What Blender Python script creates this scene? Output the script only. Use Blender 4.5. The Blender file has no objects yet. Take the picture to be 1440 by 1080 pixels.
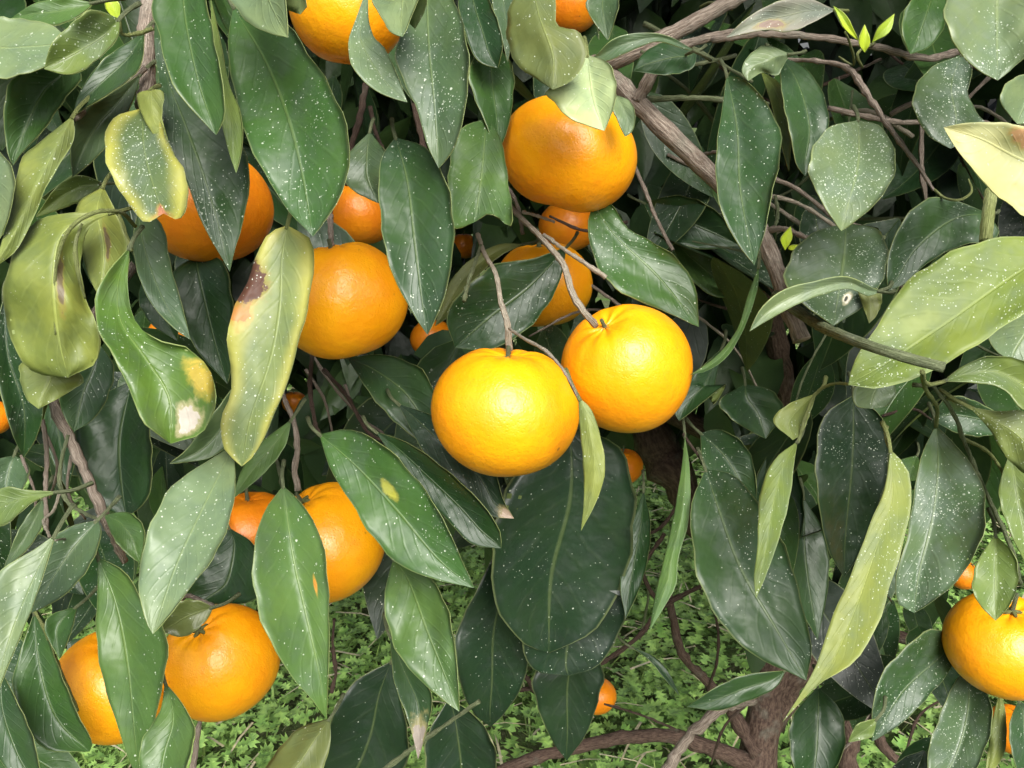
import bpy, math, random
import numpy as np
from mathutils import Vector, Matrix

random.seed(11)
rng = np.random.default_rng(11)
scene = bpy.context.scene
COL = scene.collection

# ------------------------------------------------------------------ camera
F = 1130.0                     # focal length in photograph pixels (1440 wide)
CAM = Vector((0.0, 0.0, 1.12))
PITCH = math.radians(-18)
FWD = Vector((0, math.cos(PITCH), math.sin(PITCH)))
UPV = Vector((0, -math.sin(PITCH), math.cos(PITCH)))
RIGHT = Vector((1, 0, 0))
cd = bpy.data.cameras.new('camera')
cam = bpy.data.objects.new('camera', cd)
COL.objects.link(cam)
cd.sensor_width = 36.0
cd.sensor_fit = 'HORIZONTAL'
cd.lens = 36.0 * F / 1440.0
cd.clip_start = 0.02
cd.clip_end = 500
cam.location = CAM
cam.rotation_euler = (math.radians(90) + PITCH, 0, 0)
scene.camera = cam

# ------------------------------------------------------------------ sky, sun, exposure
SUN_EL = math.radians(44)
SUN_AZ = math.radians(166)      # behind the camera, a little to the right
w = bpy.data.worlds.new('World')
scene.world = w
w.use_nodes = True
nt = w.node_tree
nt.nodes.clear()
wo = nt.nodes.new('ShaderNodeOutputWorld')
bg = nt.nodes.new('ShaderNodeBackground')
sky = nt.nodes.new('ShaderNodeTexSky')
sky.sky_type = 'NISHITA'
sky.sun_disc = False
sky.sun_elevation = SUN_EL
sky.sun_rotation = SUN_AZ
sky.air_density = 1.0
sky.dust_density = 7.0
sky.ozone_density = 1.0
hs = nt.nodes.new('ShaderNodeHueSaturation')
hs.inputs['Saturation'].default_value = 0.35      # overcast: nearly white sky
nt.links.new(sky.outputs['Color'], hs.inputs['Color'])
nt.links.new(hs.outputs['Color'], bg.inputs['Color'])
bg.inputs['Strength'].default_value = 0.055
nt.links.new(bg.outputs['Background'], wo.inputs['Surface'])
sl = bpy.data.lights.new('sun', 'SUN')
sl.energy = 1.5
sl.angle = math.radians(45)
sl.color = (1.0, 0.97, 0.92)
so = bpy.data.objects.new('sun', sl)
COL.objects.link(so)
sdir = Vector((math.sin(SUN_AZ) * math.cos(SUN_EL), math.cos(SUN_AZ) * math.cos(SUN_EL), math.sin(SUN_EL)))
so.rotation_euler = sdir.to_track_quat('Z', 'Y').to_euler()
so.location = (0, -2, 5)
vs = scene.view_settings
vs.view_transform = 'Standard'
vs.look = 'None'
vs.exposure = 1.75
vs.gamma = 1.0
vs.use_curve_mapping = False
scene.cycles.max_bounces = 5
scene.cycles.diffuse_bounces = 3
scene.cycles.glossy_bounces = 2


def P(px, py, d):
    """point seen at photograph pixel (px,py) at depth d metres"""
    return CAM + FWD * d + RIGHT * ((px - 720.0) / F * d) + UPV * (-(py - 540.0) / F * d)


def proj(p):
    v = Vector(p) - CAM
    d = v.dot(FWD)
    if d < 1e-3:
        return None
    return 720 + v.dot(RIGHT) / d * F, 540 - v.dot(UPV) / d * F, d


# ------------------------------------------------------------------ materials
class NT:
    def __init__(self, name):
        self.m = bpy.data.materials.new(name)
        self.m.use_nodes = True
        self.t = self.m.node_tree
        self.t.nodes.clear()
        self.out = self.t.nodes.new('ShaderNodeOutputMaterial')

    def n(self, typ, **kw):
        o = self.t.nodes.new(typ)
        for k, v in kw.items():
            setattr(o, k, v)
        return o

    def put(self, sock, v):
        if isinstance(v, bpy.types.NodeSocket):
            self.t.links.new(v, sock)
        elif v is not None:
            sock.default_value = v

    def math(self, op, a, b=None, c=None, clamp=False):
        o = self.n('ShaderNodeMath', operation=op, use_clamp=clamp)
        self.put(o.inputs[0], a)
        self.put(o.inputs[1], b)
        self.put(o.inputs[2], c)
        return o.outputs[0]

    def sstep(self, v, a, b, lo=0.0, hi=1.0):
        o = self.n('ShaderNodeMapRange', interpolation_type='SMOOTHSTEP')
        self.put(o.inputs['Value'], v)
        o.inputs['From Min'].default_value = a
        o.inputs['From Max'].default_value = b
        o.inputs['To Min'].default_value = lo
        o.inputs['To Max'].default_value = hi
        return o.outputs['Result']

    def mix(self, f, a, b, mode='MIX'):
        o = self.n('ShaderNodeMix', data_type='RGBA', blend_type=mode)
        self.put(o.inputs[0], f)
        self.put(o.inputs[6], a)
        self.put(o.inputs[7], b)
        return o.outputs[2]

    def noise(self, vec, scale, detail=2.0, rough=0.5):
        o = self.n('ShaderNodeTexNoise')
        self.put(o.inputs['Vector'], vec)
        o.inputs['Scale'].default_value = scale
        o.inputs['Detail'].default_value = detail
        o.inputs['Roughness'].default_value = rough
        return o.outputs['Fac']

    def vor(self, vec, scale):
        o = self.n('ShaderNodeTexVoronoi')
        self.put(o.inputs['Vector'], vec)
        o.inputs['Scale'].default_value = scale
        return o.outputs['Distance'], o.outputs['Color']

    def bump(self, h, strength, dist):
        o = self.n('ShaderNodeBump')
        o.inputs['Strength'].default_value = strength
        o.inputs['Distance'].default_value = dist
        self.put(o.inputs['Height'], h)
        return o.outputs['Normal']

    def principled(self, col, rough, normal=None, spec=0.5, **kw):
        b = self.n('ShaderNodeBsdfPrincipled')
        self.put(b.inputs['Base Color'], col)
        self.put(b.inputs['Roughness'], rough)
        self.put(b.inputs['Specular IOR Level'], spec)
        if normal is not None:
            self.put(b.inputs['Normal'], normal)
        for k, v in kw.items():
            self.put(b.inputs[k.replace('_', ' ')], v)
        self.t.links.new(b.outputs[0], self.out.inputs['Surface'])
        return b


def rgb(*c):
    return (c[0], c[1], c[2], 1.0)


def leaf_material(name, patches=(), margin=None, rough=0.4, veins=1.0, reverse=False, spec=0.42):
    """leaf blade. colour from the object's colour, alpha = amount of white residue specks"""
    N = NT(name)
    oi = N.n('ShaderNodeObjectInfo')
    tc = N.n('ShaderNodeTexCoord')
    uv = N.n('ShaderNodeSeparateXYZ')
    N.t.links.new(tc.outputs['UV'], uv.inputs[0])
    v = N.math('ABSOLUTE', N.math('MULTIPLY_ADD', uv.outputs[0], 2.0, -1.0))
    t = uv.outputs[1]
    off = N.n('ShaderNodeVectorMath', operation='ADD')
    N.t.links.new(tc.outputs['Object'], off.inputs[0])
    cmb = N.n('ShaderNodeCombineXYZ')
    for i, k in enumerate((3.1, 7.7, 5.3)):
        N.put(cmb.inputs[i], N.math('MULTIPLY', oi.outputs['Random'], k))
    N.t.links.new(cmb.outputs[0], off.inputs[1])
    pos = off.outputs[0]
    base = oi.outputs['Color']
    if reverse:
        base = N.mix(0.6, base, rgb(.13, .17, .05))
    n1 = N.noise(pos, 28, 3, .55)
    base = N.mix(N.sstep(n1, .35, .7, 0, .55), base, N.mix(1.0, base, rgb(1.5, 1.28, .95), 'MULTIPLY'))
    n2 = N.noise(pos, 75, 3, .6)
    base = N.mix(N.sstep(n2, .38, .72, 0, .75), base, N.mix(1.0, base, rgb(.62, .68, .72), 'MULTIPLY'))
    if margin is not None:
        mm = N.math('ADD', v, N.math('MULTIPLY_ADD', n1, .7, -.35))
        base = N.mix(N.sstep(mm, .35, .95, 0, .85), base, rgb(*margin))
    # veins
    lat = N.math('FRACT', N.math('ADD', N.math('MULTIPLY_ADD', v, -2.6, N.math('MULTIPLY', t, 9.5)),
                                 N.math('MULTIPLY', n1, 1.3)))
    lat = N.math('ABSOLUTE', N.math('SUBTRACT', lat, .5))
    latm = N.math('MULTIPLY', N.sstep(lat, .0, .16, 1, 0), N.sstep(v, .55, .95, 1, 0))
    latm = N.math('MULTIPLY', latm, N.sstep(n2, .35, .6, .25, 1.0))
    midm = N.sstep(v, .01, .045, 1, 0)
    lighter = N.mix(.5, N.mix(1.0, base, rgb(1.9, 1.8, 1.5), 'MULTIPLY'), rgb(.16, .2, .07))
    base = N.mix(N.math('MULTIPLY', midm, .42 * veins), base, lighter)
    base = N.mix(N.math('MULTIPLY', latm, .06 * veins), base, lighter)
    # pale margin line
    base = N.mix(N.sstep(v, .955, .985, 0, .42), base, N.mix(.5, lighter, rgb(.32, .36, .16)))
    # blotches
    hbl = None
    for (pt, pv, rt, rv, colr) in patches:
        sv = N.math('MULTIPLY_ADD', uv.outputs[0], 2.0, -1.0)
        a = N.math('DIVIDE', N.math('SUBTRACT', t, pt), rt)
        b = N.math('DIVIDE', N.math('SUBTRACT', sv, pv), rv)
        dd = N.math('SQRT', N.math('ADD', N.math('MULTIPLY', a, a), N.math('MULTIPLY', b, b)))
        dd = N.math('ADD', dd, N.math('MULTIPLY_ADD', N.noise(pos, 190, 5, .65), 1.5, -.75))
        base = N.mix(N.sstep(dd, .8, 1.3, .7, 0), base, N.mix(.5, rgb(.3, .26, .04), rgb(*colr)))
        base = N.mix(N.sstep(dd, .72, .84, 1, 0), base, N.mix(N.noise(pos, 320, 3), rgb(*[c * .7 for c in colr]), rgb(*[c * 1.25 for c in colr])))
    # white residue specks and dried drops
    amt = oi.outputs['Alpha']
    clump = N.sstep(n1, .32, .62, 1.7, .08)
    specks = None
    rag = N.math('MULTIPLY_ADD', N.noise(pos, 1100, 1), .26, -.13)
    for sc, r, k in ((270, .11, .5), (560, .18, .85), (1100, .36, .75)):
        dist, colv = N.vor(pos, sc)
        sep = N.n('ShaderNodeSeparateXYZ')
        N.t.links.new(colv, sep.inputs[0])
        keep = N.math('LESS_THAN', sep.outputs[0], N.math('MULTIPLY', N.math('MULTIPLY', amt, clump), k))
        rad = N.math('MULTIPLY_ADD', N.math('MULTIPLY', sep.outputs[1], sep.outputs[1]), r, .065)
        dot = N.math('MULTIPLY', keep, N.sstep(N.math('ADD', N.math('SUBTRACT', dist, rad), rag), -.05, .03, 1, 0))
        dot = N.math('MULTIPLY', dot, N.math('MULTIPLY_ADD', sep.outputs[2], .7, .3))
        specks = dot if specks is None else N.math('MAXIMUM', specks, dot)
    base = N.mix(N.math('MULTIPLY', specks, .8), base, rgb(.55, .6, .5))
    film = N.sstep(n2, .4, .75, 0, .14)
    base = N.mix(N.math('MULTIPLY', film, N.math('MULTIPLY_ADD', amt, .9, .1)), base, rgb(.36, .42, .38))
    sgn = 1.0 if reverse else -1.0
    h = N.math('ADD', N.math('MULTIPLY', latm, .22 * sgn), N.math('MULTIPLY', midm, .6 * sgn))
    h = N.math('ADD', h, N.math('MULTIPLY', N.noise(pos, 85, 2, .5), 2.2))
    nm = N.bump(h, .5, .0010)
    ro = N.math('ADD', N.sstep(n2, .3, .8, rough - .05, rough + .12), N.math('MULTIPLY', specks, .2))
    N.principled(base, ro, nm, spec)
    return N.m


LEAF = leaf_material('leaf_upper')
LEAF_DULL = leaf_material('leaf_dull', rough=.52, veins=1.3, spec=.35)
LEAF_REV = leaf_material('leaf_reverse', reverse=True, rough=.55, spec=.3)
LEAF_YELLOW = leaf_material('leaf_yellow_margin', margin=(.34, .33, .06), patches=[(.99, .0, .085, 1.7, (.3, .13, .07))])
LEAF_BROWN = leaf_material('leaf_brown_blotch', margin=(.32, .31, .07), rough=.45,
                           patches=[(.35, -.9, .1, .35, (.3, .13, .02)), (.27, -.95, .1, .55, (.07, .03, .018))])
LEAF_PAPERY = leaf_material('leaf_papery_tip', rough=.34,
                            patches=[(.66, .85, .08, .3, (.34, .26, .04)), (.86, .5, .085, .34, (.42, .38, .33))])
LEAF_CREAM = leaf_material('leaf_cream_spot', rough=.5, patches=[(.38, -.7, .12, .35, (.42, .24, .12))])
LEAF_WITHER = leaf_material('leaf_withered', rough=.55, veins=.6, margin=(.2, .19, .155), patches=[(.6, .5, .16, .4, (.17, .115, .085))])
LEAF_HOLE = leaf_material('leaf_eaten_spot', patches=[(.72, .3, .06, .13, (.6, .57, .48)), (.728, .27, .028, .055, (.012, .014, .01))])
LEAF_SPOT = leaf_material('leaf_yellow_spot', patches=[(.42, .22, .06, .14, (.3, .3, .04))])
LEAF_SILVER = leaf_material('leaf_silver_tip', rough=.4, patches=[(.9, 0, .22, 1.3, (.2, .17, .14))])
LEAF_TIPDRY = leaf_material('leaf_dry_tip', rough=.45, patches=[(.98, 0, .1, 1.2, (.36, .27, .2))])
LEAF_CURL = leaf_material('leaf_curled_back', veins=4.0, rough=.46, spec=.35, patches=[(.5, .2, .16, .13, (.11, .085, .04))])
LEAF_SCAR = leaf_material('leaf_orange_scar', patches=[(.45, .55, .045, .06, (.5, .2, .03))])


def fruit_material(name, ripe):
    N = NT(name)
    tc = N.n('ShaderNodeTexCoord')
    oi = N.n('ShaderNodeObjectInfo')
    off = N.n('ShaderNodeVectorMath', operation='ADD')
    N.t.links.new(tc.outputs['Object'], off.inputs[0])
    N.put(off.inputs[1], N.math('MULTIPLY', oi.outputs['Random'], 9.0))
    pos = off.outputs[0]
    n1 = N.noise(pos, 1.6, 3, .5)
    n2 = N.noise(pos, 5.5, 4, .6)
    base = N.mix(N.sstep(n1, .3, .7), rgb(*ripe), rgb(ripe[0] * 1.04, ripe[1] * 1.22, ripe[2]))
    base = N.mix(N.sstep(n2, .55, .8, 0, .35), base, rgb(ripe[0] * .9, ripe[1] * .75, ripe[2]))
    d1, c1 = N.vor(pos, 24)
    pore = N.sstep(d1, .0, .42, 1, 0)
    base = N.mix(N.math('MULTIPLY', pore, .15), base, rgb(ripe[0] * .8, ripe[1] * .62, ripe[2]))
    # rare dark blemishes
    d2, c2 = N.vor(pos, 2.6)
    sp = N.n('ShaderNodeSeparateXYZ')
    N.t.links.new(c2, sp.inputs[0])
    bl = N.math('MULTIPLY', N.math('LESS_THAN', sp.outputs[0], .3), N.sstep(N.math('ADD', d2, N.math('MULTIPLY_ADD', n2, .1, -.05)), .03, .1, 1, 0))
    base = N.mix(N.math('MULTIPLY', bl, .65), base, rgb(.16, .06, .015))
    h = N.math('ADD', N.math('MULTIPLY', pore, -.55), N.math('MULTIPLY', N.noise(pos, 6, 3, .55), 3.0))
    nm = N.bump(h, .2, .0010)
    N.principled(base, N.sstep(n2, .3, .8, .3, .42), nm, .5)
    return N.m


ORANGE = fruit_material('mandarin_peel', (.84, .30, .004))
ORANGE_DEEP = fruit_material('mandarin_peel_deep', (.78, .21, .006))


def bark_material(name, c1, c2, scale=1.0):
    N = NT(name)
    tc = N.n('ShaderNodeTexCoord')
    mp = N.n('ShaderNodeMapping')
    N.t.links.new(tc.outputs['UV'], mp.inputs[0])
    mp.inputs['Scale'].default_value = (26, 26 * scale, 1)
    st = N.noise(mp.outputs[0], 1.0, 4, .65)
    n = N.noise(tc.outputs['Object'], 160 * scale, 4, .65)
    n3 = N.noise(tc.outputs['Object'], 30, 3, .6)
    base = N.mix(N.sstep(st, .35, .68), rgb(*c1), rgb(*c2))
    base = N.mix(N.sstep(n, .5, .8, 0, .6), base, rgb(*[c * .45 for c in c1]))
    base = N.mix(N.sstep(n3, .55, .75, 0, .4), base, rgb(.22, .24, .19))
    h = N.math('ADD', N.math('MULTIPLY', st, 1.2), N.math('MULTIPLY', n, .9))
    N.principled(base, .8, N.bump(h, .9, .0022), .25)
    return N.m


BARK = bark_material('bark_grey', (.17, .13, .1), (.40, .34, .28))
BARK_RED = bark_material('bark_reddish', (.05, .03, .022), (.135, .092, .068), 1.3)
BARK_PALE = bark_material('bark_pale', (.27, .23, .17), (.48, .43, .34))
TWIG_GREEN = bark_material('twig_green', (.09, .115, .05), (.22, .25, .14))
TWIG_YEL = bark_material('twig_yellowgreen', (.17, .2, .06), (.32, .36, .14))
CUT = bark_material('cut_wood', (.36, .27, .2), (.5, .4, .32))


def simple(name, c, rough=.6, var=.4, scale=60, spec=.3):
    N = NT(name)
    tc = N.n('ShaderNodeTexCoord')
    n = N.noise(tc.outputs['Object'], scale, 3, .6)
    base = N.mix(N.sstep(n, .3, .7), rgb(*[x * (1 - var) for x in c]), rgb(*[x * (1 + var) for x in c]))
    N.principled(base, rough, N.bump(n, .3, .001), spec)
    return N.m


CALYX = simple('calyx_green', (.1, .11, .035), .6, .4, 400)


def link(o, parent=None):
    COL.objects.link(o)
    if parent is not None:
        o.parent = parent
        o.matrix_parent_inverse = parent.matrix_world.inverted() if parent.matrix_world else Matrix()
    return o


# ------------------------------------------------------------------ the tree root
TRUNK_BASE = P(1050, 1150, 1.12)
TRUNK_BASE.z = 0.0
TREE = bpy.data.objects.new('mandarin_tree', None)
TREE.empty_display_size = .1
COL.objects.link(TREE)
TREE.location = TRUNK_BASE
TREE['label'] = 'mandarin tree with dark glossy leaves and brown branches above green weeds'
TREE['category'] = 'tree'
ROOT = Vector(TRUNK_BASE)


def add_mesh(name, verts, faces, mats, origin, parent, uvs=None, midx=None, smooth=True):
    """verts in world space; object origin at origin; parent root given"""
    v = np.asarray(verts, dtype=float) - np.array(origin)
    me = bpy.data.meshes.new(name)
    me.from_pydata(v.tolist(), [], faces)
    for m in mats:
        me.materials.append(m)
    if midx is not None:
        me.polygons.foreach_set('material_index', midx)
    if smooth:
        me.polygons.foreach_set('use_smooth', [True] * len(me.polygons))
    if uvs is not None:
        lay = me.uv_layers.new(name='UVMap')
        li = np.zeros(len(me.loops), dtype=np.int32)
        me.loops.foreach_get('vertex_index', li)
        lay.data.foreach_set('uv', np.asarray(uvs, dtype=float)[li].ravel())
    me.update()
    o = bpy.data.objects.new(name, me)
    COL.objects.link(o)
    if parent is not None:
        o.parent = parent
        pw = Vector((0, 0, 0))
        q = parent
        while q is not None:
            pw = pw + Vector(q.location)
            q = q.parent
        o.location = Vector(origin) - pw
    else:
        o.location = Vector(origin)
    return o


def catmull(pts, n):
    """n samples along a smooth curve through pts, even in arc length"""
    p = np.asarray(pts, dtype=float)
    if len(p) == 2:
        dense = p[0] + (p[1] - p[0]) * np.linspace(0, 1, 40)[:, None]
    else:
        q = np.vstack([2 * p[0] - p[1], p, 2 * p[-1] - p[-2]])
        out = []
        for i in range(1, len(q) - 2):
            p0, p1, p2, p3 = q[i - 1:i + 3]
            # centripetal
            t0 = 0.0
            t1 = t0 + max(np.linalg.norm(p1 - p0), 1e-6) ** .5
            t2 = t1 + max(np.linalg.norm(p2 - p1), 1e-6) ** .5
            t3 = t2 + max(np.linalg.norm(p3 - p2), 1e-6) ** .5
            t = np.linspace(t1, t2, 14)[:, None]
            a1 = (t1 - t) / (t1 - t0) * p0 + (t - t0) / (t1 - t0) * p1
            a2 = (t2 - t) / (t2 - t1) * p1 + (t - t1) / (t2 - t1) * p2
            a3 = (t3 - t) / (t3 - t2) * p2 + (t - t2) / (t3 - t2) * p3
            b1 = (t2 - t) / (t2 - t0) * a1 + (t - t0) / (t2 - t0) * a2
            b2 = (t3 - t) / (t3 - t1) * a2 + (t - t1) / (t3 - t1) * a3
            out.append((t2 - t) / (t2 - t1) * b1 + (t - t1) / (t2 - t1) * b2)
        dense = np.vstack(out)
    s = np.concatenate([[0], np.cumsum(np.linalg.norm(np.diff(dense, axis=0), axis=1))])
    u = np.linspace(0, s[-1], n)
    return np.stack([np.interp(u, s, dense[:, k]) for k in range(p.shape[1])], axis=1)


def tube(name, pts, radii, mat, parent=None, segs=8, n=None, knob=0.0, capmat=None, origin=None):
    """tapering, slightly knobbly swept tube through world points"""
    pts = np.array([list(p) for p in pts], dtype=float)
    n = n or max(6, 5 * (len(pts) - 1) + 1)
    c = catmull(pts, n)
    r = np.interp(np.linspace(0, 1, n), np.linspace(0, 1, len(radii)), radii)
    if knob:
        r = r * (1 + knob * rng.standard_normal(n).clip(-1.2, 1.8))
        c = c + rng.standard_normal(c.shape) * (r * knob * .7)[:, None]
    tan = np.gradient(c, axis=0)
    tan /= np.linalg.norm(tan, axis=1)[:, None] + 1e-9
    ref = np.array([.31, .17, .93])
    verts, uvs, faces, mi = [], [], [], []
    a = None
    s = 0.0
    for i in range(n):
        if a is None:
            a = np.cross(tan[i], ref)
        a = a - tan[i] * a.dot(tan[i])
        a /= np.linalg.norm(a) + 1e-9
        b = np.cross(tan[i], a)
        if i:
            s += np.linalg.norm(c[i] - c[i - 1])
        for k in range(segs + 1):
            th = 2 * math.pi * k / segs
            verts.append(c[i] + (a * math.cos(th) + b * math.sin(th)) * r[i])
            uvs.append((s * 4, k / segs))
    for i in range(n - 1):
        for k in range(segs):
            q = i * (segs + 1) + k
            faces.append((q, q + 1, q + segs + 2, q + segs + 1))
            mi.append(0)
    e = (n - 1) * (segs + 1)
    faces.append(tuple(range(segs - 1, -1, -1)))
    faces.append(tuple(e + k for k in range(segs)))
    mi += [0, 1 if capmat else 0]
    mats = [mat] + ([capmat] if capmat else [])
    return add_mesh(name, verts, faces, mats, c[0] if origin is None else origin, parent, uvs, mi)


# ------------------------------------------------------------------ leaves
COLS = {
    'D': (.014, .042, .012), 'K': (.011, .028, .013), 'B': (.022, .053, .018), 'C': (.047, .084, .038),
    'G': (.031, .077, .018), 'H': (.053, .108, .029), 'O': (.085, .108, .032), 'Y': (.13, .165, .042),
    'V': (.09, .135, .034), 'P': (.29, .36, .18), 'W': (.36, .37, .18), 'S': (.108, .158, .08), 'R': (.13, .15, .115),  # S: pale green, partly sky sheen put into the base colour
}
LEAVES = []


def make_leaf(base, left, tip, right, mid=None, d=.4, tz=None, c='G', sp=.35, mat=None, fold=None,
              roll=None, under=False, bend=None, label=None, pet=True, name='leaf', n=23, dbase=0.0, wave=1.0):
    L = catmull([base] + list(left) + [tip], n)
    R = catmull([base] + list(right) + [tip], n)
    if mid:
        C = catmull([base] + list(mid) + [tip], n)
    else:
        C = (L + R) / 2
    ln = np.linalg.norm(np.array(tip) - np.array(base)) * d / F
    if tz is None:
        dy = (tip[1] - base[1]) * d / F
        tz = -.38 * dy + random.uniform(-.1, .1) * ln
    if bend is None:
        bend = random.uniform(.02, .10)
    if fold is None:
        fold = random.uniform(.28, .62) * (-1 if under else 1)
    if roll is None:
        roll = random.uniform(-.38, .38)
    t = np.linspace(0, 1, n)
    D0 = d + dbase + tz * t - bend * ln * 4 * t * (1 - t)
    M = 6
    pk = [(random.uniform(6, 15), random.uniform(-6, 6), random.uniform(0, 6.28), random.uniform(.5, 1)) for _ in range(4)]
    ph1, ph2 = random.uniform(0, 6.28), random.uniform(0, 6.28)
    fr1, fr2 = random.uniform(1.6, 3.2), random.uniform(1.6, 3.2)
    wl = np.linalg.norm(L - C, axis=1) * d / F
    wr = np.linalg.norm(R - C, axis=1) * d / F
    rows = []
    for j in range(-M, M + 1):
        s = abs(j) / M
        e, hw, sg, ph, fr = (L, wl, 1, ph1, fr1) if j < 0 else (R, wr, -1, ph2, fr2)
        edge = 1 + .03 * np.sin(19 * t + 2 * ph) * np.sin(11 * t + ph) + .018 * np.sin(41 * t + 3 * ph)
        px = C + (e - C) * s * (edge[:, None] if j else 1)
        off = -fold * hw * (s ** 1.08) + sg * roll * hw * s
        off = off + wave * .12 * hw * np.sin(2 * math.pi * fr * t + ph) * s ** 2
        for (ka, kb, kp, am) in pk:
            off = off + am * wave * .034 * hw * np.sin(ka * t + kb * j / M + kp) * min(1, s * 2.5)
        dep = D0 + off
        x = (px[:, 0] - 720) / F * dep
        y = -(px[:, 1] - 540) / F * dep
        rows.append(np.array(CAM) + np.outer(dep, np.array(FWD)) + np.outer(x, np.array(RIGHT)) + np.outer(y, np.array(UPV)))
    g = np.stack(rows, axis=1)
    K = 2 * M + 1
    du = np.gradient(g, axis=0)
    dv = np.gradient(g, axis=1)
    nrm = np.cross(dv, du)
    ll = np.linalg.norm(nrm, axis=2)[..., None]
    nrm = nrm / np.maximum(ll, 1e-9)
    vdir = np.array(CAM) - g
    flip = np.sign((nrm * vdir).sum(axis=2).mean())
    nrm *= flip
    front = g.reshape(-1, 3)
    back = (g - nrm * .00045).reshape(-1, 3)
    verts = np.vstack([front, back])
    uvv = np.array([((j / (K - 1)), t[i]) for i in range(n) for j in range(K)])
    uvs = np.vstack([uvv, uvv])
    faces, mi = [], []
    nf = n * K
    for i in range(n - 1):
        for j in range(K - 1):
            a, b, c2, e2 = i * K + j, i * K + j + 1, (i + 1) * K + j + 1, (i + 1) * K + j
            f = (a, b, c2, e2) if flip > 0 else (e2, c2, b, a)
            faces.append(f[::-1])
            mi.append(0)
            faces.append(tuple(nf + q for q in f))
            mi.append(1)
    for i in range(n - 1):
        for j in (0, K - 1):
            a, b = i * K + j, (i + 1) * K + j
            faces.append((a, b, nf + b, nf + a))
            mi.append(1)
    org = Vector(g[0, M])
    m0 = mat or (LEAF_DULL if under else LEAF)
    o = add_mesh(name, verts, faces, [m0, LEAF_REV], org, TREE, uvs, mi)
    cc = COLS[c] if isinstance(c, str) else c
    k = random.uniform(.9, 1.1)
    o.color = (cc[0] * k, cc[1] * k, cc[2] * k, sp)
    if label:
        o['label'] = label
    if pet:
        dirv = Vector(g[0, M] - g[2, M]).normalized()
        p1 = org + dirv * .006 + FWD * .001
        p2 = org + dirv * .011 + FWD * .006 + UPV * .002
        tube('petiole', [org - dirv * .002, p1, p2], [.0009, .0009, .0012], TWIG_YEL if cc[0] > .11 else TWIG_GREEN, o, 6, 6)
    return o


def L(c, d, base, left, tip, right, mid=None, **kw):
    make_leaf(base, left, tip, right, mid, d, c=c, **kw)


# ---- upper left
L('G', .345, (262, -70), [(214, 0), (222, 42), (242, 117), (267, 150)], (304, 190), [(289, 0), (303, 70), (314, 133), (314, 167)], [(258, 0), (278, 110)], sp=.12, roll=.1)
L('V', .365, (296, -5), [(300, 100), (318, 200)], (332, 244), [(312, 70), (322, 118), (337, 155), (341, 200)], sp=.1)
L('B', .395, (218, 20), [(217, 60), (224, 120), (231, 195), (262, 255), (283, 310), (306, 352)], (323, 382), [(240, 70), (275, 130), (330, 185), (350, 245), (342, 310), (331, 350)], [(232, 100), (262, 180), (290, 260), (312, 335)], sp=.7, tz=-.03)
make_leaf((200, 152), [(160, 166), (147, 200), (155, 245), (180, 285), (204, 312)], (230, 300), [(222, 165), (238, 205), (258, 240), (264, 270), (253, 309)], [(203, 210), (217, 265)], .36, c=(.075, .115, .045), sp=.75, mat=LEAF_YELLOW, tz=-.03, label='yellowing leaf with a reddish brown dried tip')
L('Y', .355, (212, 126), [(193, 132), (199, 160), (216, 190)], (240, 212), [(229, 128), (228, 165), (236, 195)], sp=.15, under=True)
L('V', .33, (168, 26), [(130, 14), (95, 38), (72, 65)], (62, 97), [(166, 50), (140, 80), (100, 104)], [(150, 47), (105, 75)], sp=.55, tz=-.015)
L('S', .345, (-45, 50), [(-10, 25), (30, 26), (75, 37)], (100, 60), [(-10, 109), (30, 104), (65, 92)], sp=.3, tz=-.0, roll=.9, fold=.1)
L('H', .36, (132, 4), [(95, -2), (50, 4)], (15, 26), [(110, 22), (80, 34), (45, 32)], sp=.2)
L('G', .375, (98, 97), [(40, 99), (17, 112), (6, 155), (10, 210)], (18, 233), [(115, 105), (92, 137), (61, 182), (30, 215)], [(65, 125), (36, 180)], sp=.12, roll=-.2)
L('B', .385, (203, 45), [(150, 80), (118, 118), (106, 145)], (104, 162), [(196, 95), (155, 130), (122, 150)], sp=.15)
L('C', .40, (197, 105), [(150, 135), (115, 160), (100, 195)], (102, 249), [(192, 125), (178, 162), (150, 205), (118, 236)], sp=.15)
make_leaf((103, 162), [(62, 195), (30, 225), (17, 290), (5, 330)], (-8, 376), [(104, 195), (86, 228), (64, 266), (48, 305), (20, 355)], [(80, 205), (50, 265), (22, 325)], .36, c='Y', sp=.1, under=True, fold=-.7, wave=2.2)
L('S', .35, (-40, 180), [(-50, 260), (-20, 320)], (0, 336), [(3, 218), (19, 245), (15, 292)], sp=.1)
L('V', .40, (145, 258), [(115, 247), (85, 258)], (50, 305), [(122, 276), (90, 292)], sp=.15)
make_leaf((158, 299), [(100, 299), (45, 315), (8, 388), (7, 450), (25, 500), (52, 526)], (96, 531), [(125, 320), (113, 375), (121, 420), (140, 470), (136, 508)], [(90, 325), (75, 400), (84, 480)], .35, c=(.125, .16, .036), sp=.08, under=True, mat=LEAF_CURL, wave=3.2, fold=-.55, bend=.18, tz=-.005, label='large olive leaf curled under to show its veined back')
make_leaf((145, 262), [(108, 288), (113, 340), (125, 390)], (140, 418), [(152, 275), (169, 310), (178, 350), (166, 388)], None, .375, c=(.14, .175, .042), sp=.08, under=True, mat=LEAF_CURL)
L('Y', .37, (62, 498), [(28, 512), (37, 560)], (54, 575), [(118, 532), (82, 560)], sp=.05, under=True)
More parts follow.
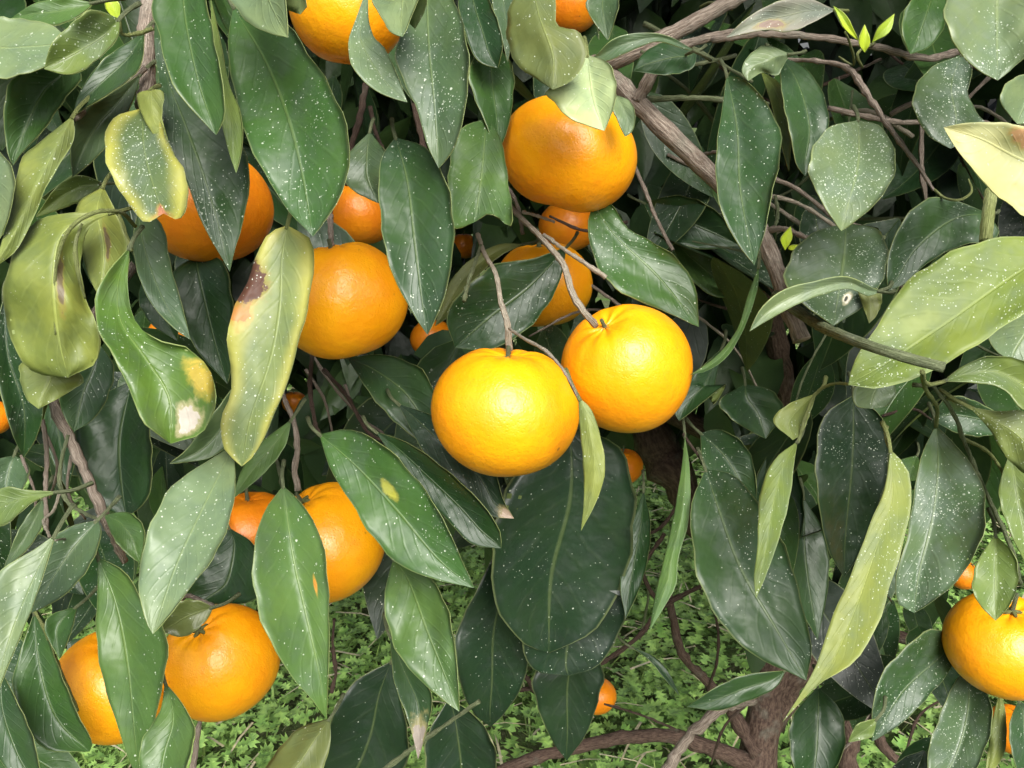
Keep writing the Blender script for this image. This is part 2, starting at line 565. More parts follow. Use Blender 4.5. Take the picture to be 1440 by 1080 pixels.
make_leaf((182, 348), [(150, 385), (134, 420), (140, 465), (160, 500), (180, 545), (200, 590)], (240, 624), [(180, 410), (192, 455), (225, 480), (270, 492), (295, 520), (303, 560), (286, 606)], [(166, 400), (170, 452), (205, 505), (238, 560)], .345, c=(.06, .12, .022), sp=.25, wave=3.0, mat=LEAF_PAPERY, tz=-.03, label='twisted green leaf with a papery white dead tip')
L('C', .385, (194, 296), [(187, 340), (196, 390), (215, 430), (246, 462)], (268, 478), [(224, 310), (240, 375), (256, 430)], [(203, 350), (234, 430)], sp=.15, tz=-.02)
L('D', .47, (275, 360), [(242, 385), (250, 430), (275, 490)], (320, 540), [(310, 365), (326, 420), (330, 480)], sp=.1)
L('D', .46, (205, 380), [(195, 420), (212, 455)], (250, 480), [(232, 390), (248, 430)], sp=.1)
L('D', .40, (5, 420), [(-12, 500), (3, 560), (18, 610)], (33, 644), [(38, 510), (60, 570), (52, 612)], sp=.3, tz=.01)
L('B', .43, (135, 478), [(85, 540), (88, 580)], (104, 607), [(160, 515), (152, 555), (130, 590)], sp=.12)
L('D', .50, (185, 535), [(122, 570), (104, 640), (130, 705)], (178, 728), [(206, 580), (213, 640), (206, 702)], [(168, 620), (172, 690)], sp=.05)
make_leaf((404, 317), [(378, 328), (360, 362), (344, 408), (325, 440), (320, 490), (325, 548), (310, 592), (315, 630)], (340, 656), [(436, 336), (441, 365), (432, 430), (414, 500), (404, 540), (388, 576), (358, 640)], [(396, 362), (394, 425), (382, 500), (352, 590)], .355, c=(.12, .16, .055), sp=.3, mat=LEAF_BROWN, fold=.15, roll=.15, tz=-.015, label='yellowing leaf with a dark brown dead blotch on its edge')
# ---- upper middle
L('G', .365, (328, 10), [(320, 60), (330, 130), (345, 190), (370, 240), (400, 290)], (440, 333), [(400, 30), (440, 85), (468, 130), (488, 190), (489, 240), (470, 290)], [(375, 90), (405, 165), (425, 245)], sp=.4, tz=-.045, roll=.2)
L('S', .335, (345, -70), [(316, -30), (338, 20), (368, 42)], (405, 53), [(426, 20), (430, -15), (400, -60)], sp=.15, roll=.3, tz=-.04)
make_leaf((518, -25), [(503, 20), (489, 65), (495, 92), (520, 121), (548, 136)], (573, 144), [(518, 25), (524, 48), (541, 68), (560, 110)], None, .345, c='S', sp=.35, roll=-.2)
L('S', .34, (562, -70), [(522, -10), (540, 30), (550, 45)], (566, 52), [(584, 40), (598, 10), (602, -30)], sp=.15, tz=-.04)
L('C', .355, (600, -50), [(572, 30), (556, 70), (565, 110), (585, 150), (600, 200)], (617, 237), [(638, 0), (652, 40), (658, 100), (652, 160), (640, 205)], [(602, 50), (611, 150)], sp=.6)
L('D', .41, (662, -40), [(645, 0), (655, 50), (672, 85)], (700, 96), [(690, 5), (706, 60)], sp=.05)
L('G', .42, (690, 55), [(660, 95), (665, 130), (680, 165)], (700, 216), [(720, 90), (721, 140), (712, 185)], sp=.15)
make_leaf((684, 167), [(650, 180), (632, 230), (631, 280), (638, 322)], (668, 312), [(702, 190), (714, 250), (717, 318), (690, 300)], [(678, 240)], .40, c='H', sp=.3)
L('B', .35, (556, 193), [(537, 220), (532, 265), (540, 340), (555, 390), (575, 430)], (601, 471), [(600, 208), (625, 250), (637, 310), (634, 370), (620, 430)], [(572, 250), (583, 340), (593, 420)], sp=.22, roll=.05)
L('C', .46, (520, 185), [(488, 220), (482, 250), (500, 270)], (532, 286), [(548, 225), (542, 270)], sp=.1)
make_leaf((745, -40), [(715, 15), (717, 70), (730, 95), (755, 112)], (777, 126), [(780, -5), (783, 35), (815, 45), (826, 75), (806, 112)], [(758, 20), (778, 80)], .355, c='O', sp=.15, under=True)
make_leaf((826, 77), [(800, 115), (769, 127), (785, 150), (805, 168)], (850, 184), [(855, 88), (866, 115), (863, 148)], [(830, 110), (838, 150)], .365, c='P', sp=.1, label='pale green leaf lying over the top of a mandarin', tz=-.012)
L('S', .385, (864, 133), [(861, 150), (870, 172)], (879, 192), [(886, 142), (893, 160), (890, 182)], sp=.1)
make_leaf((978, 72), [(940, 51), (900, 46), (865, 54)], (832, 83), [(955, 66), (925, 58), (880, 74), (852, 86)], None, .42, c='C', sp=.1, tz=.0)
L('D', .445, (980, 72), [(940, 58), (905, 75)], (890, 100), [(975, 95), (940, 105)], sp=.05, under=True)
L('C', .41, (706, -40), [(692, 0), (703, 40)], (714, 88), [(723, -10), (720, 50)], sp=.2)
L('C', .44, (850, -40), [(824, 5), (835, 30)], (855, 57), [(870, -5), (864, 30)], sp=.1)
# ---- upper right
L('B', .41, (1022, 106), [(1016, 150), (1007, 220), (1010, 280), (1030, 330)], (1061, 373), [(1047, 112), (1087, 160), (1099, 205), (1088, 260), (1074, 330)], [(1036, 180), (1040, 260), (1052, 330)], sp=.2)
L('B', .43, (1096, 78), [(1100, 130), (1112, 190), (1120, 230)], (1132, 248), [(1132, 95), (1157, 130), (1165, 180), (1147, 220)], sp=.15)
L('V', .445, (1070, 100), [(1083, 140), (1098, 200)], (1110, 242), [(1097, 118), (1112, 170)], sp=.1)
L('S', .40, (1112, 76), [(1075, 64), (1048, 84), (1043, 100)], (1052, 114), [(1104, 88), (1092, 106), (1073, 102)], sp=.1, fold=-.5)
make_leaf((1175, 14), [(1130, -4), (1080, 8), (1045, 30)], (1021, 53), [(1142, 32), (1110, 44), (1078, 42)], None, .40, c='R', sp=.3, mat=LEAF_WITHER, label='withered greyish leaf curling beside a green shoot')
L('S', .385, (1207, 169), [(1165, 180), (1142, 215), (1138, 245), (1155, 282)], (1183, 325), [(1237, 177), (1258, 215), (1256, 250), (1225, 292)], [(1207, 230), (1192, 290)], sp=1.0, tz=-.03)
make_leaf((1190, 313), [(1138, 330), (1110, 365), (1106, 402), (1136, 432)], (1172, 458), [(1237, 325), (1248, 365), (1236, 405), (1213, 432)], [(1186, 370)], .415, c='C', sp=1.0, mat=LEAF_HOLE, label='round speckled leaf with a pale rimmed insect hole', tz=-.03)
L('S', .375, (1238, 410), [(1190, 389), (1150, 395), (1100, 409), (1070, 435)], (1054, 466), [(1222, 416), (1195, 406), (1150, 416), (1092, 443)], sp=.6, tz=-.01, fold=.6)
L('O', .385, (1240, 408), [(1225, 404), (1208, 405)], (1222, 455), [(1240, 425), (1232, 445)], sp=.1, under=True)
make_leaf((1500, 345), [(1440, 332), (1380, 338), (1310, 370), (1265, 410), (1230, 465), (1200, 510)], (1193, 541), [(1475, 415), (1440, 440), (1380, 480), (1310, 522), (1240, 546)], [(1440, 378), (1330, 455), (1240, 515)], .34, c=(.115, .165, .03), sp=.6, under=True, tz=-.0, fold=-.2, label='big yellow green leaf showing its veined underside by a cut twig')
L('B', .42, (1390, 300), [(1340, 281), (1305, 279), (1275, 305), (1252, 350), (1247, 385)], (1250, 409), [(1405, 330), (1345, 348), (1302, 372), (1275, 397)], [(1345, 306), (1288, 350), (1262, 390)], sp=.6)
make_leaf((1500, 235), [(1440, 178), (1390, 172), (1355, 174)], (1327, 179), [(1460, 308), (1402, 273), (1362, 230), (1340, 202)], [(1440, 225), (1380, 195)], .35, c='W', sp=.2, mat=LEAF_CREAM, tz=-.01, label='cream yellow leaf with a brown stain')
L('S', .345, (1402, -60), [(1332, -5), (1338, 50), (1365, 90)], (1403, 113), [(1475, -5), (1452, 65), (1425, 96)], [(1402, 40)], sp=.6)
L('C', .41, (1352, 77), [(1310, 95), (1285, 130), (1287, 160), (1305, 190)], (1337, 209), [(1367, 95), (1361, 130), (1375, 160), (1389, 180)], [(1338, 120), (1345, 170)], sp=1.0)
L('G', .44, (1312, -30), [(1275, 10), (1269, 45)], (1280, 76), [(1333, 5), (1327, 40), (1306, 66)], sp=.1)
L('S', .40, (1475, 95), [(1420, 114), (1407, 140)], (1430, 174), [(1470, 170)], sp=.2)
L('S', .40, (1490, 430), [(1418, 434), (1389, 465), (1400, 492)], (1425, 509), [(1470, 512)], sp=.4)
L('V', .365, (1327, 536), [(1355, 515), (1390, 502), (1440, 507)], (1500, 545), [(1370, 538), (1410, 546), (1445, 578)], sp=.4, tz=.0)
# ---- right, lower half
L('Y', .40, (1148, 553), [(1110, 568), (1087, 590)], (1115, 619), [(1140, 580), (1126, 611)], sp=.3, under=True)
L('V', .395, (1122, 620), [(1090, 645), (1070, 690), (1065, 770), (1060, 812)], (1063, 842), [(1117, 650), (1112, 695), (1100, 742), (1080, 802)], sp=.5, under=True, fold=-.6)
L('K', .45, (1200, 556), [(1160, 585), (1147, 650), (1153, 720), (1165, 772)], (1187, 812), [(1242, 590), (1249, 660), (1227, 732), (1202, 790)], sp=.5, tz=.02)
make_leaf((1252, 632), [(1243, 690), (1225, 732), (1200, 800), (1170, 870), (1145, 942)], (1100, 1016), [(1276, 660), (1281, 710), (1266, 780), (1250, 832), (1233, 882), (1200, 932), (1152, 962)], [(1255, 700), (1236, 760), (1205, 850), (1165, 940)], .36, c='Y', sp=.5, under=True, fold=-.35, tz=-.03, label='long pale yellow green leaf hanging down with a nicked edge')
L('C', .415, (1316, 598), [(1296, 640), (1285, 700), (1275, 760), (1260, 812), (1262, 847)], (1286, 862), [(1347, 630), (1376, 670), (1386, 720), (1376, 770), (1342, 822)], [(1319, 650), (1312, 722), (1291, 812)], sp=.95)
L('V', .395, (1400, 752), [(1375, 790), (1367, 825), (1380, 852)], (1400, 873), [(1426, 780), (1431, 820), (1419, 852)], [(1400, 800)], sp=.25)
L('Y', .375, (1363, 572), [(1400, 578), (1445, 580)], (1490, 650), [(1392, 605), (1415, 642), (1445, 668)], sp=.4, under=True)
L('V', .40, (1420, 636), [(1405, 690), (1420, 745)], (1442, 792), [(1452, 680), (1458, 750)], sp=.3)
L('B', .485, (1348, 900), [(1310, 884), (1275, 910), (1240, 950), (1227, 1000)], (1226, 1043), [(1337, 940), (1312, 972), (1275, 1012), (1246, 1032)], [(1320, 926), (1270, 972)], sp=.6)
L('C', .485, (1360, 935), [(1340, 965), (1320, 1010), (1305, 1060)], (1310, 1120), [(1386, 970), (1396, 1010), (1382, 1060), (1355, 1105)], [(1362, 990), (1345, 1060)], sp=.7)
L('Y', .48, (1406, 972), [(1396, 1010), (1390, 1050)], (1384, 1100), [(1414, 1000), (1412, 1060)], sp=.3, under=True)
L('B', .475, (1432, 985), [(1420, 1020), (1424, 1060)], (1440, 1110), [(1455, 1000), (1460, 1060)], sp=.2)
L('B', .45, (992, 660), [(972, 710), (975, 770), (985, 820), (1010, 870), (1050, 915)], (1134, 957), [(1032, 668), (1082, 730), (1112, 790), (1127, 850), (1141, 910)], [(1012, 720), (1042, 800), (1092, 885)], sp=.3, tz=-.055)
L('B', .47, (985, 609), [(989, 650), (1010, 682), (1040, 707)], (1063, 724), [(1012, 604), (1051, 630), (1063, 680)], [(1022, 645)], sp=.15)
L('B', .49, (1048, 540), [(1011, 565), (1030, 590)], (1077, 617), [(1087, 550), (1102, 576)], sp=.05)
L('D', .47, (1015, 490), [(960, 545), (947, 575)], (955, 592), [(1002, 570), (1022, 540)], sp=.03)
L('H', .46, (963, 612), [(958, 660), (948, 720), (935, 780), (922, 832)], (913, 888), [(970, 660), (969, 730), (953, 790), (951, 822), (935, 852)], sp=.1, under=True)
L('H', .42, (1067, 374), [(1050, 420), (1038, 460), (1008, 500)], (971, 527), [(1066, 402), (1047, 460), (1022, 502), (995, 521)], sp=.1, under=True, fold=-.9)
make_leaf((834, 287), [(827, 315), (835, 360), (855, 395), (890, 420), (940, 440)], (983, 460), [(857, 285), (882, 320), (922, 343), (952, 363), (977, 400)], [(866, 332), (922, 385)], .43, c='G', sp=.45, tz=-.01, roll=-.15)
L('H', .56, (940, 330), [(965, 385), (1005, 417)], (1050, 413), [(1000, 355), (1035, 385)], sp=.05)
L('D', .55, (905, 285), [(930, 330), (980, 350)], (1040, 345), [(960, 275), (1010, 300)], sp=.05)
make_leaf((797, 347), [(745, 365), (700, 371), (660, 400), (628, 440)], (640, 489), [(787, 395), (762, 440), (735, 469), (690, 491)], [(742, 405), (690, 445)], .46, c='D', sp=.2, tz=-.01)
L('O', .485, (737, 343), [(700, 344), (650, 375), (625, 410)], (612, 459), [(702, 361), (662, 400), (637, 440)], sp=.05, under=True)
L('Y', .34, (813, 558), [(815, 600), (820, 650), (821, 700)], (817, 747), [(831, 575), (846, 620), (851, 660), (840, 702)], sp=.1, under=True, tz=.0, fold=-.4)
# ---- lower middle
L('K', .46, (802, 600), [(735, 655), (700, 720), (690, 790), (700, 860), (740, 906)], (772, 918), [(872, 628), (892, 690), (889, 760), (870, 832), (830, 892)], [(802, 700), (775, 810)], sp=.08, tz=.03, fold=.45, roll=-.25)  # darkest green: the fruit's shadow is put into this leaf's colour
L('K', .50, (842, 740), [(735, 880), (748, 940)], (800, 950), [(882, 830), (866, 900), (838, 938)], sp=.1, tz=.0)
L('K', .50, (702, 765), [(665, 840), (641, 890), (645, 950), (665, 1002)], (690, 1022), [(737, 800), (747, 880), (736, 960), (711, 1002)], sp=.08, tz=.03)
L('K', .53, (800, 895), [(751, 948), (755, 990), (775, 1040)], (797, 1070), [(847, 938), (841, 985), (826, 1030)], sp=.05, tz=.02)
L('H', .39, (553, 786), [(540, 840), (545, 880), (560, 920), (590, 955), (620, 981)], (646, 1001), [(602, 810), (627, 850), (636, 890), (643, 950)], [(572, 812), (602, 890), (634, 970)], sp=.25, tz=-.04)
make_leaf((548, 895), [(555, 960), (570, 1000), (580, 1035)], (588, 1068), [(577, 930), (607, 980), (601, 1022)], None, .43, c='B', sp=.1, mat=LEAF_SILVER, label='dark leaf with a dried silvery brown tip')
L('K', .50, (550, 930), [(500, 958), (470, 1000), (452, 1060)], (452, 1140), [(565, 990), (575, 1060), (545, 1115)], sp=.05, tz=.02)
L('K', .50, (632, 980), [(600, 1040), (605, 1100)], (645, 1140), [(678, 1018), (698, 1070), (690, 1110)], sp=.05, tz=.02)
L('O', .43, (464, 1010), [(420, 1024), (390, 1055), (366, 1095)], (350, 1140), [(464, 1050), (440, 1105)], sp=.03, under=True)
make_leaf((449, 611), [(465, 660), (490, 700), (520, 750), (555, 790), (600, 811)], (667, 827), [(490, 604), (530, 620), (575, 660), (611, 710), (642, 772)], [(500, 655), (560, 720), (620, 790)], .39, c='G', sp=.4, mat=LEAF_SPOT, tz=-.035, label='green leaf with a small yellow spot slanting over a mandarin')
L('D', .43, (528, 607), [(580, 680), (630, 732), (665, 766)], (705, 771), [(575, 624), (632, 665), (682, 715), (702, 747)], sp=.15)
make_leaf((560, 568), [(600, 640), (660, 692), (690, 725)], (723, 729), [(620, 590), (690, 650), (707, 702)], None, .45, c='K', sp=.05, mat=LEAF_TIPDRY)
L('B', .48, (488, 503), [(525, 560), (570, 605)], (628, 645), [(540, 499), (592, 520), (614, 562)], sp=.05)
# ---- lower left
make_leaf((398, 683), [(372, 720), (356, 780), (360, 850), (380, 900), (410, 950), (440, 985)], (459, 1011), [(425, 710), (448, 750), (459, 800), (463, 880), (461, 952)], [(412, 780), (430, 860), (450, 950)], .385, c='H', sp=.3, mat=LEAF_SCAR, tz=-.03)
L('S', .355, (328, 627), [(290, 649), (245, 680), (220, 720), (200, 780), (195, 830), (205, 872)], (215, 892), [(331, 680), (323, 730), (301, 780), (270, 822), (240, 862)], [(290, 705), (248, 795)], sp=.2, tz=-.055)
L('H', .385, (138, 784), [(137, 840), (135, 890), (145, 960), (165, 1020), (178, 1060)], (196, 1100), [(175, 805), (202, 850), (233, 890), (231, 950), (216, 1020), (208, 1065)], [(163, 850), (180, 940), (188, 1020)], sp=.08, tz=-.01)
L('H', .375, (232, 960), [(225, 1000), (200, 1040), (195, 1075)], (212, 1130), [(256, 990), (273, 1025), (266, 1062), (250, 1105)], sp=.2)
L('O', .41, (300, 854), [(275, 844), (245, 850)], (226, 887), [(287, 876), (256, 896)], sp=.05)
L('S', .35, (77, 752), [(45, 775), (5, 800), (-25, 850)], (-8, 985), [(66, 790), (46, 850), (26, 900), (6, 948)], [(45, 820), (10, 910)], sp=.25)
L('C', .385, (137, 732), [(100, 740), (70, 760), (55, 800)], (39, 864), [(142, 745), (129, 790), (95, 832), (65, 852)], [(100, 775), (60, 835)], sp=.2)
L('V', .36, (82, 692), [(40, 689), (0, 687)], (-45, 725), [(47, 705), (0, 740)], sp=.05)
L('G', .43, (48, 862), [(28, 920), (18, 960), (30, 1005), (60, 1052)], (126, 1057), [(70, 905), (86, 950), (111, 1010), (130, 1046)], [(55, 930), (80, 1010)], sp=.05, tz=-.01)
L('B', .405, (2, 945), [(-20, 1000), (0, 1070)], (62, 1120), [(25, 990), (46, 1040)], sp=.08)
L('G', .425, (108, 853), [(70, 866), (62, 882)], (84, 927), [(102, 880), (93, 906)], sp=.03)
L('H', .42, (146, 724), [(162, 760), (178, 778)], (197, 792), [(180, 721), (202, 742)], sp=.03)
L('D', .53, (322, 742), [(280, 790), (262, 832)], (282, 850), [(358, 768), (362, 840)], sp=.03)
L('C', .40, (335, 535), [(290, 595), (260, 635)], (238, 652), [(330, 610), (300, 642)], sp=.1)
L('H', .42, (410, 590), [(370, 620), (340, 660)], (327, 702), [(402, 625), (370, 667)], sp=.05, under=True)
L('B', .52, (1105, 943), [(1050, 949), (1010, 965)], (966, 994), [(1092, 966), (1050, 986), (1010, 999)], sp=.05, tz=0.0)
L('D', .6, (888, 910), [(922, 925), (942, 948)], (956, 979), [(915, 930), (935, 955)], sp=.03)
L('D', .55, (1150, 965), [(1114, 1010), (1111, 1060)], (1140, 1130), [(1182, 1000), (1187, 1055)], sp=.05)
L('V', .44, (1234, 1010), [(1206, 1019), (1198, 1032)], (1193, 1044), [(1226, 1036), (1210, 1041)], sp=.05)
L('S', .40, (1242, 518), [(1200, 550), (1205, 570)], (1226, 575), [(1260, 548), (1248, 570)], sp=.2)
L('D', .52, (1090, 620), [(1062, 680), (1070, 740)], (1110, 800), [(1120, 660), (1130, 730)], sp=.1)
L('B', .53, (1130, 700), [(1100, 760), (1108, 820)], (1150, 900), [(1160, 750), (1165, 820)], sp=.1)
L('D', .5, (905, 690), [(880, 760), (872, 820)], (880, 870), [(915, 740), (905, 810)], sp=.05)
L('H', .55, (1290, 640), [(1262, 650), (1245, 690)], (1250, 740), [(1300, 670), (1285, 720)], sp=.2)
L('B', .47, (1420, 590), [(1360, 560), (1330, 560)], (1310, 590), [(1400, 610), (1350, 610)], sp=.3)
L('D', .48, (70, 560), [(60, 600), (70, 640)], (95, 690), [(95, 580), (105, 640)], sp=.05)
L('C', .46, (20, 640), [(-10, 650), (-15, 680)], (10, 700), [(40, 655), (30, 690)], sp=.1)
L('C', .44, (60, 700), [(35, 730), (20, 760)], (5, 800), [(62, 730), (40, 770)], sp=.1)

# ------------------------------------------------------------------ young shoots (bright new leaves)
for pts in ([(1216, 74), (1208, 60), (1216, 34), (1224, 60)], [(1226, 60), (1236, 38), (1258, 19), (1252, 44)],
            [(1208, 58), (1188, 40), (1172, 8), (1190, 22)]):
    b, l1, t1, r1 = pts
    make_leaf(b, [l1], t1, [r1], None, .40, c=(.3, .42, .03), sp=0, name='young_leaf', n=9, pet=False, tz=-.004)
for pts in ([(168, 30), (150, 14), (148, -14), (168, 6)], [(1104, 352), (1098, 336), (1112, 318), (1114, 336)],
            [(1108, 350), (1110, 346), (1122, 344), (1114, 352)]):
    b, l1, t1, r1 = pts
    make_leaf(b, [l1], t1, [r1], None, .385, c=(.3, .42, .03), sp=0, name='young_leaf', n=9, pet=False, tz=-.004)


# ------------------------------------------------------------------ branches and twigs
def twig(name, pts, wpx, mat, d=None, knob=.14, segs=8, cap=None):
    """pts: (px,py,depth) ; wpx: widths in photo pixels at start and end"""
    q = [P(a, b, c) for a, b, c in pts]
    if max(wpx) < 15:
        wpx = [q * .78 for q in wpx]
    rad = [wpx[0] * .5 / F * pts[0][2], wpx[-1] * .5 / F * pts[-1][2]]
    if len(wpx) == 3:
        rad = [wpx[0] * .5 / F * pts[0][2], wpx[1] * .5 / F * pts[len(pts) // 2][2], rad[1]]
    return tube(name, q, rad, mat, TREE, segs, 8 * (len(pts) - 1) + 1, knob, cap)


g0 = P(1050, 1150, 1.12)
tb = [Vector((g0.x, g0.y, -.03)), Vector((g0.x, g0.y, .12)), P(1062, 1090, 1.12), P(1075, 1000, 1.12), P(1100, 900, 1.12), P(1118, 800, 1.14),
      P(1128, 680, 1.15), P(1150, 560, 1.15), P(1180, 440, 1.15), P(1200, 250, 1.15)]
tube('trunk', tb, [.042, .034, .027, .024, .024, .025, .025, .024, .022, .018], BARK_RED, TREE, 14, 60, .05)
twig('branch', [(1085, 1010, 1.13), (1130, 900, 1.1), (1132, 800, 1.05), (1125, 700, 1.0), (1105, 560, .92), (1090, 470, .88), (1070, 330, .8), (1060, 200, .78)], (46, 34, 22), BARK_RED, segs=10)
twig('branch', [(1080, 1085, 1.12), (1000, 1052, 1.08), (930, 1034, 1.05), (830, 1046, 1.0), (740, 1070, .98), (600, 1130, .95)], (25, 19, 15), BARK_RED, segs=10, knob=.09)
twig('branch', [(1100, 930, 1.2), (1040, 800, 1.2), (960, 690, 1.2), (920, 620, 1.2), (900, 500, 1.2), (880, 300, 1.15)], (60, 56, 50), BARK_RED, segs=10)
twig('branch', [(1060, 1060, 1.1), (1035, 1010, 1.1), (1000, 965, 1.05), (960, 920, 1.0), (945, 860, .98), (935, 800, .95)], (20, 13, 10), BARK_RED)
twig('branch', [(935, 1090, .8), (965, 1040, .8), (1010, 1000, .8), (1060, 985, .85)], (17, 12), BARK)
twig('branch', [(1190, 1090, .95), (1200, 1000, .95), (1215, 930, .93), (1245, 893, .9), (1290, 905, .88), (1330, 960, .86)], (26, 22, 16), BARK_RED)
twig('branch', [(1120, 1100, .75), (1150, 1035, .75), (1205, 975, .76), (1260, 930, .78)], (14, 11), BARK_RED)
twig('branch', [(1225, 1010, .8), (1250, 1060, .8), (1310, 1085, .8)], (16, 12), BARK_RED)
# main fruiting branch crossing behind the mandarins
twig('branch', [(1050, -10, .47), (950, 45, .48), (880, 78, .49), (856, 90, .5), (800, 120, .55)], (20, 26, 26), BARK, knob=.06)
twig('branch', [(700, 40, .8), (800, 70, .58), (872, 120, .49), (905, 155, .475), (1000, 245, .47), (1070, 325, .46), (1095, 390, .45), (1112, 440, .445), (1128, 478, .44)], (26, 32, 24), BARK, knob=.07, segs=10, cap=CUT)
twig('branch', [(895, 145, .475), (915, 108, .47), (945, 72, .465), (1010, 50, .46), (1060, 42, .455)], (20, 14, 11), BARK, knob=.07)
twig('twig', [(912, 108, .475), (960, 95, .472), (1010, 84, .47), (1035, 78, .47)], (9, 7), TWIG_GREEN)
twig('twig', [(905, 140, .48), (960, 138, .48), (1020, 140, .48), (1080, 146, .49)], (11, 9), TWIG_GREEN)
twig('branch', [(1000, 56, .46), (1080, 48, .45), (1170, 55, .45), (1240, 68, .45), (1300, 82, .45), (1350, 72, .46)], (12, 13, 13), BARK)
twig('twig', [(1080, 84, .46), (1150, 86, .44), (1190, 95, .43), (1212, 122, .42), (1250, 178, .41), (1290, 232, .41), (1313, 268, .41)], (7, 12, 6), BARK)
twig('twig', [(1165, 152, .47), (1210, 162, .465), (1265, 172, .46), (1310, 170, .46), (1440, 180, .5)], (10, 10), BARK)
twig('twig', [(1020, 235, .49), (1110, 260, .49), (1180, 310, .49), (1215, 320, .49)], (9, 8), BARK)
twig('twig', [(1072, 325, .46), (1100, 322, .45), (1135, 335, .44)], (12, 9), BARK)
twig('twig', [(1090, 275, .48), (1094, 300, .48), (1090, 318, .47)], (7, 6), TWIG_GREEN)
twig('twig', [(1090, 415, .44), (1135, 447, .42), (1190, 474, .335), (1245, 494, .312), (1328, 517, .304)], (16, 17, 15), TWIG_GREEN, knob=.04, cap=CUT, segs=10)
twig('twig', [(1328, 537, .36), (1305, 540, .35), (1297, 522, .325)], (7, 8), TWIG_YEL)
twig('twig', [(1297, 522, .325), (1302, 548, .37), (1318, 575, .40), (1316, 602, .415)], (9, 7), TWIG_YEL)
twig('twig', [(1310, 540, .38), (1340, 580, .39), (1358, 625, .40), (1385, 690, .41), (1420, 765, .41), (1435, 820, .42)], (7, 8, 9), TWIG_GREEN)
twig('twig', [(1330, 560, .385), (1365, 572, .378), (1390, 590, .376), (1420, 625, .38)], (6, 5), TWIG_YEL)
twig('twig', [(1356, 618, .40), (1382, 630, .395), (1405, 655, .40), (1420, 690, .40)], (7, 5), TWIG_YEL)
twig('twig', [(1195, 540, .37), (1170, 540, .385), (1148, 553, .395), (1135, 580, .395), (1122, 622, .395)], (5, 6), TWIG_YEL)
twig('twig', [(1248, 600, .385), (1245, 612, .37), (1252, 634, .36)], (6, 5), TWIG_YEL)
twig('twig', [(1394, 268, .40), (1390, 300, .395), (1386, 340, .39)], (16, 18), TWIG_YEL, knob=.04)
twig('twig', [(1313, 266, .41), (1330, 279, .405), (1350, 281, .40), (1366, 270, .40), (1362, 252, .405)], (5, 5, 3), TWIG_YEL, knob=.04)
twig('twig', [(1040, 270, .52), (1120, 285, .52), (1190, 330, .52)], (8, 7), BARK_PALE)
twig('twig', [(900, 72, .47), (935, 85, .468), (975, 72, .43)], (6, 5), TWIG_GREEN)
twig('twig', [(985, 10, .5), (1000, 3, .49), (1030, 14, .48)], (5, 4), TWIG_YEL)
twig('twig', [(1230, 60, .45), (1205, 78, .42), (1213, 95, .43)], (5, 5), TWIG_YEL)
twig('twig', [(1180, 80, .44), (1200, 92, .43), (1195, 60, .41), (1188, 45, .402)], (4, 4), TWIG_YEL)
twig('twig', [(168, 30, .36), (172, 48, .365), (195, 47, .37), (215, 40, .37)], (6, 8), TWIG_YEL)
twig('twig', [(205, 95, .40), (170, 125, .40), (135, 145, .39), (105, 165, .37)], (11, 12), BARK)
twig('twig', [(212, 0, .42), (205, 50, .41), (208, 110, .41), (200, 150, .40)], (24, 20), BARK, knob=.05)
rt = random.Random(5)
for k in range(46):                                    # tangle of fine stems inside the right of the crown
    x0, y0, d0 = rt.uniform(880, 1460), rt.uniform(-20, 470), rt.uniform(.47, .66)
    a = rt.gauss(.25, .7) + (math.pi if rt.random() < .5 else 0)
    ln = rt.uniform(70, 210)
    x1, y1 = x0 + ln * .5 * math.cos(a), y0 + ln * .5 * math.sin(a)
    b = a + rt.gauss(0, .35)
    x2, y2 = x1 + ln * .5 * math.cos(b), y1 + ln * .5 * math.sin(b)
    w0 = rt.choice((4, 5, 6, 8, 10))
    twig('twig', [(x0, y0, d0), (x1, y1, d0 - .01), (x2, y2, d0 + rt.uniform(-.03, .05))], (w0, w0 * .6), rt.choice((BARK, BARK_RED, BARK_PALE, TWIG_GREEN, TWIG_GREEN)), segs=6)
for (x0, y0, x1, y1, x2, y2, d0) in ((440, 500, 470, 545, 520, 600, .55), (430, 520, 455, 560, 470, 620, .53), (485, 540, 500, 580, 540, 610, .54),
                                     (60, 600, 80, 650, 70, 700, .44), (100, 640, 95, 690, 120, 730, .43), (30, 640, 50, 700, 40, 760, .45),
                                     (960, 610, 990, 650, 1050, 700, .46), (1050, 990, 1020, 1020, 1000, 1075, .9), (870, 760, 910, 820, 900, 900, .75),
                                     (1240, 585, 1280, 575, 1310, 590, .5), (1150, 1080, 1200, 1040, 1230, 990, .7), (1270, 1080, 1290, 1010, 1330, 980, .7)):
    twig('twig', [(x0, y0, d0), (x1, y1, d0), (x2, y2, d0 + .02)], (6, 4), rt.choice((BARK, BARK_RED, TWIG_GREEN)), segs=6)
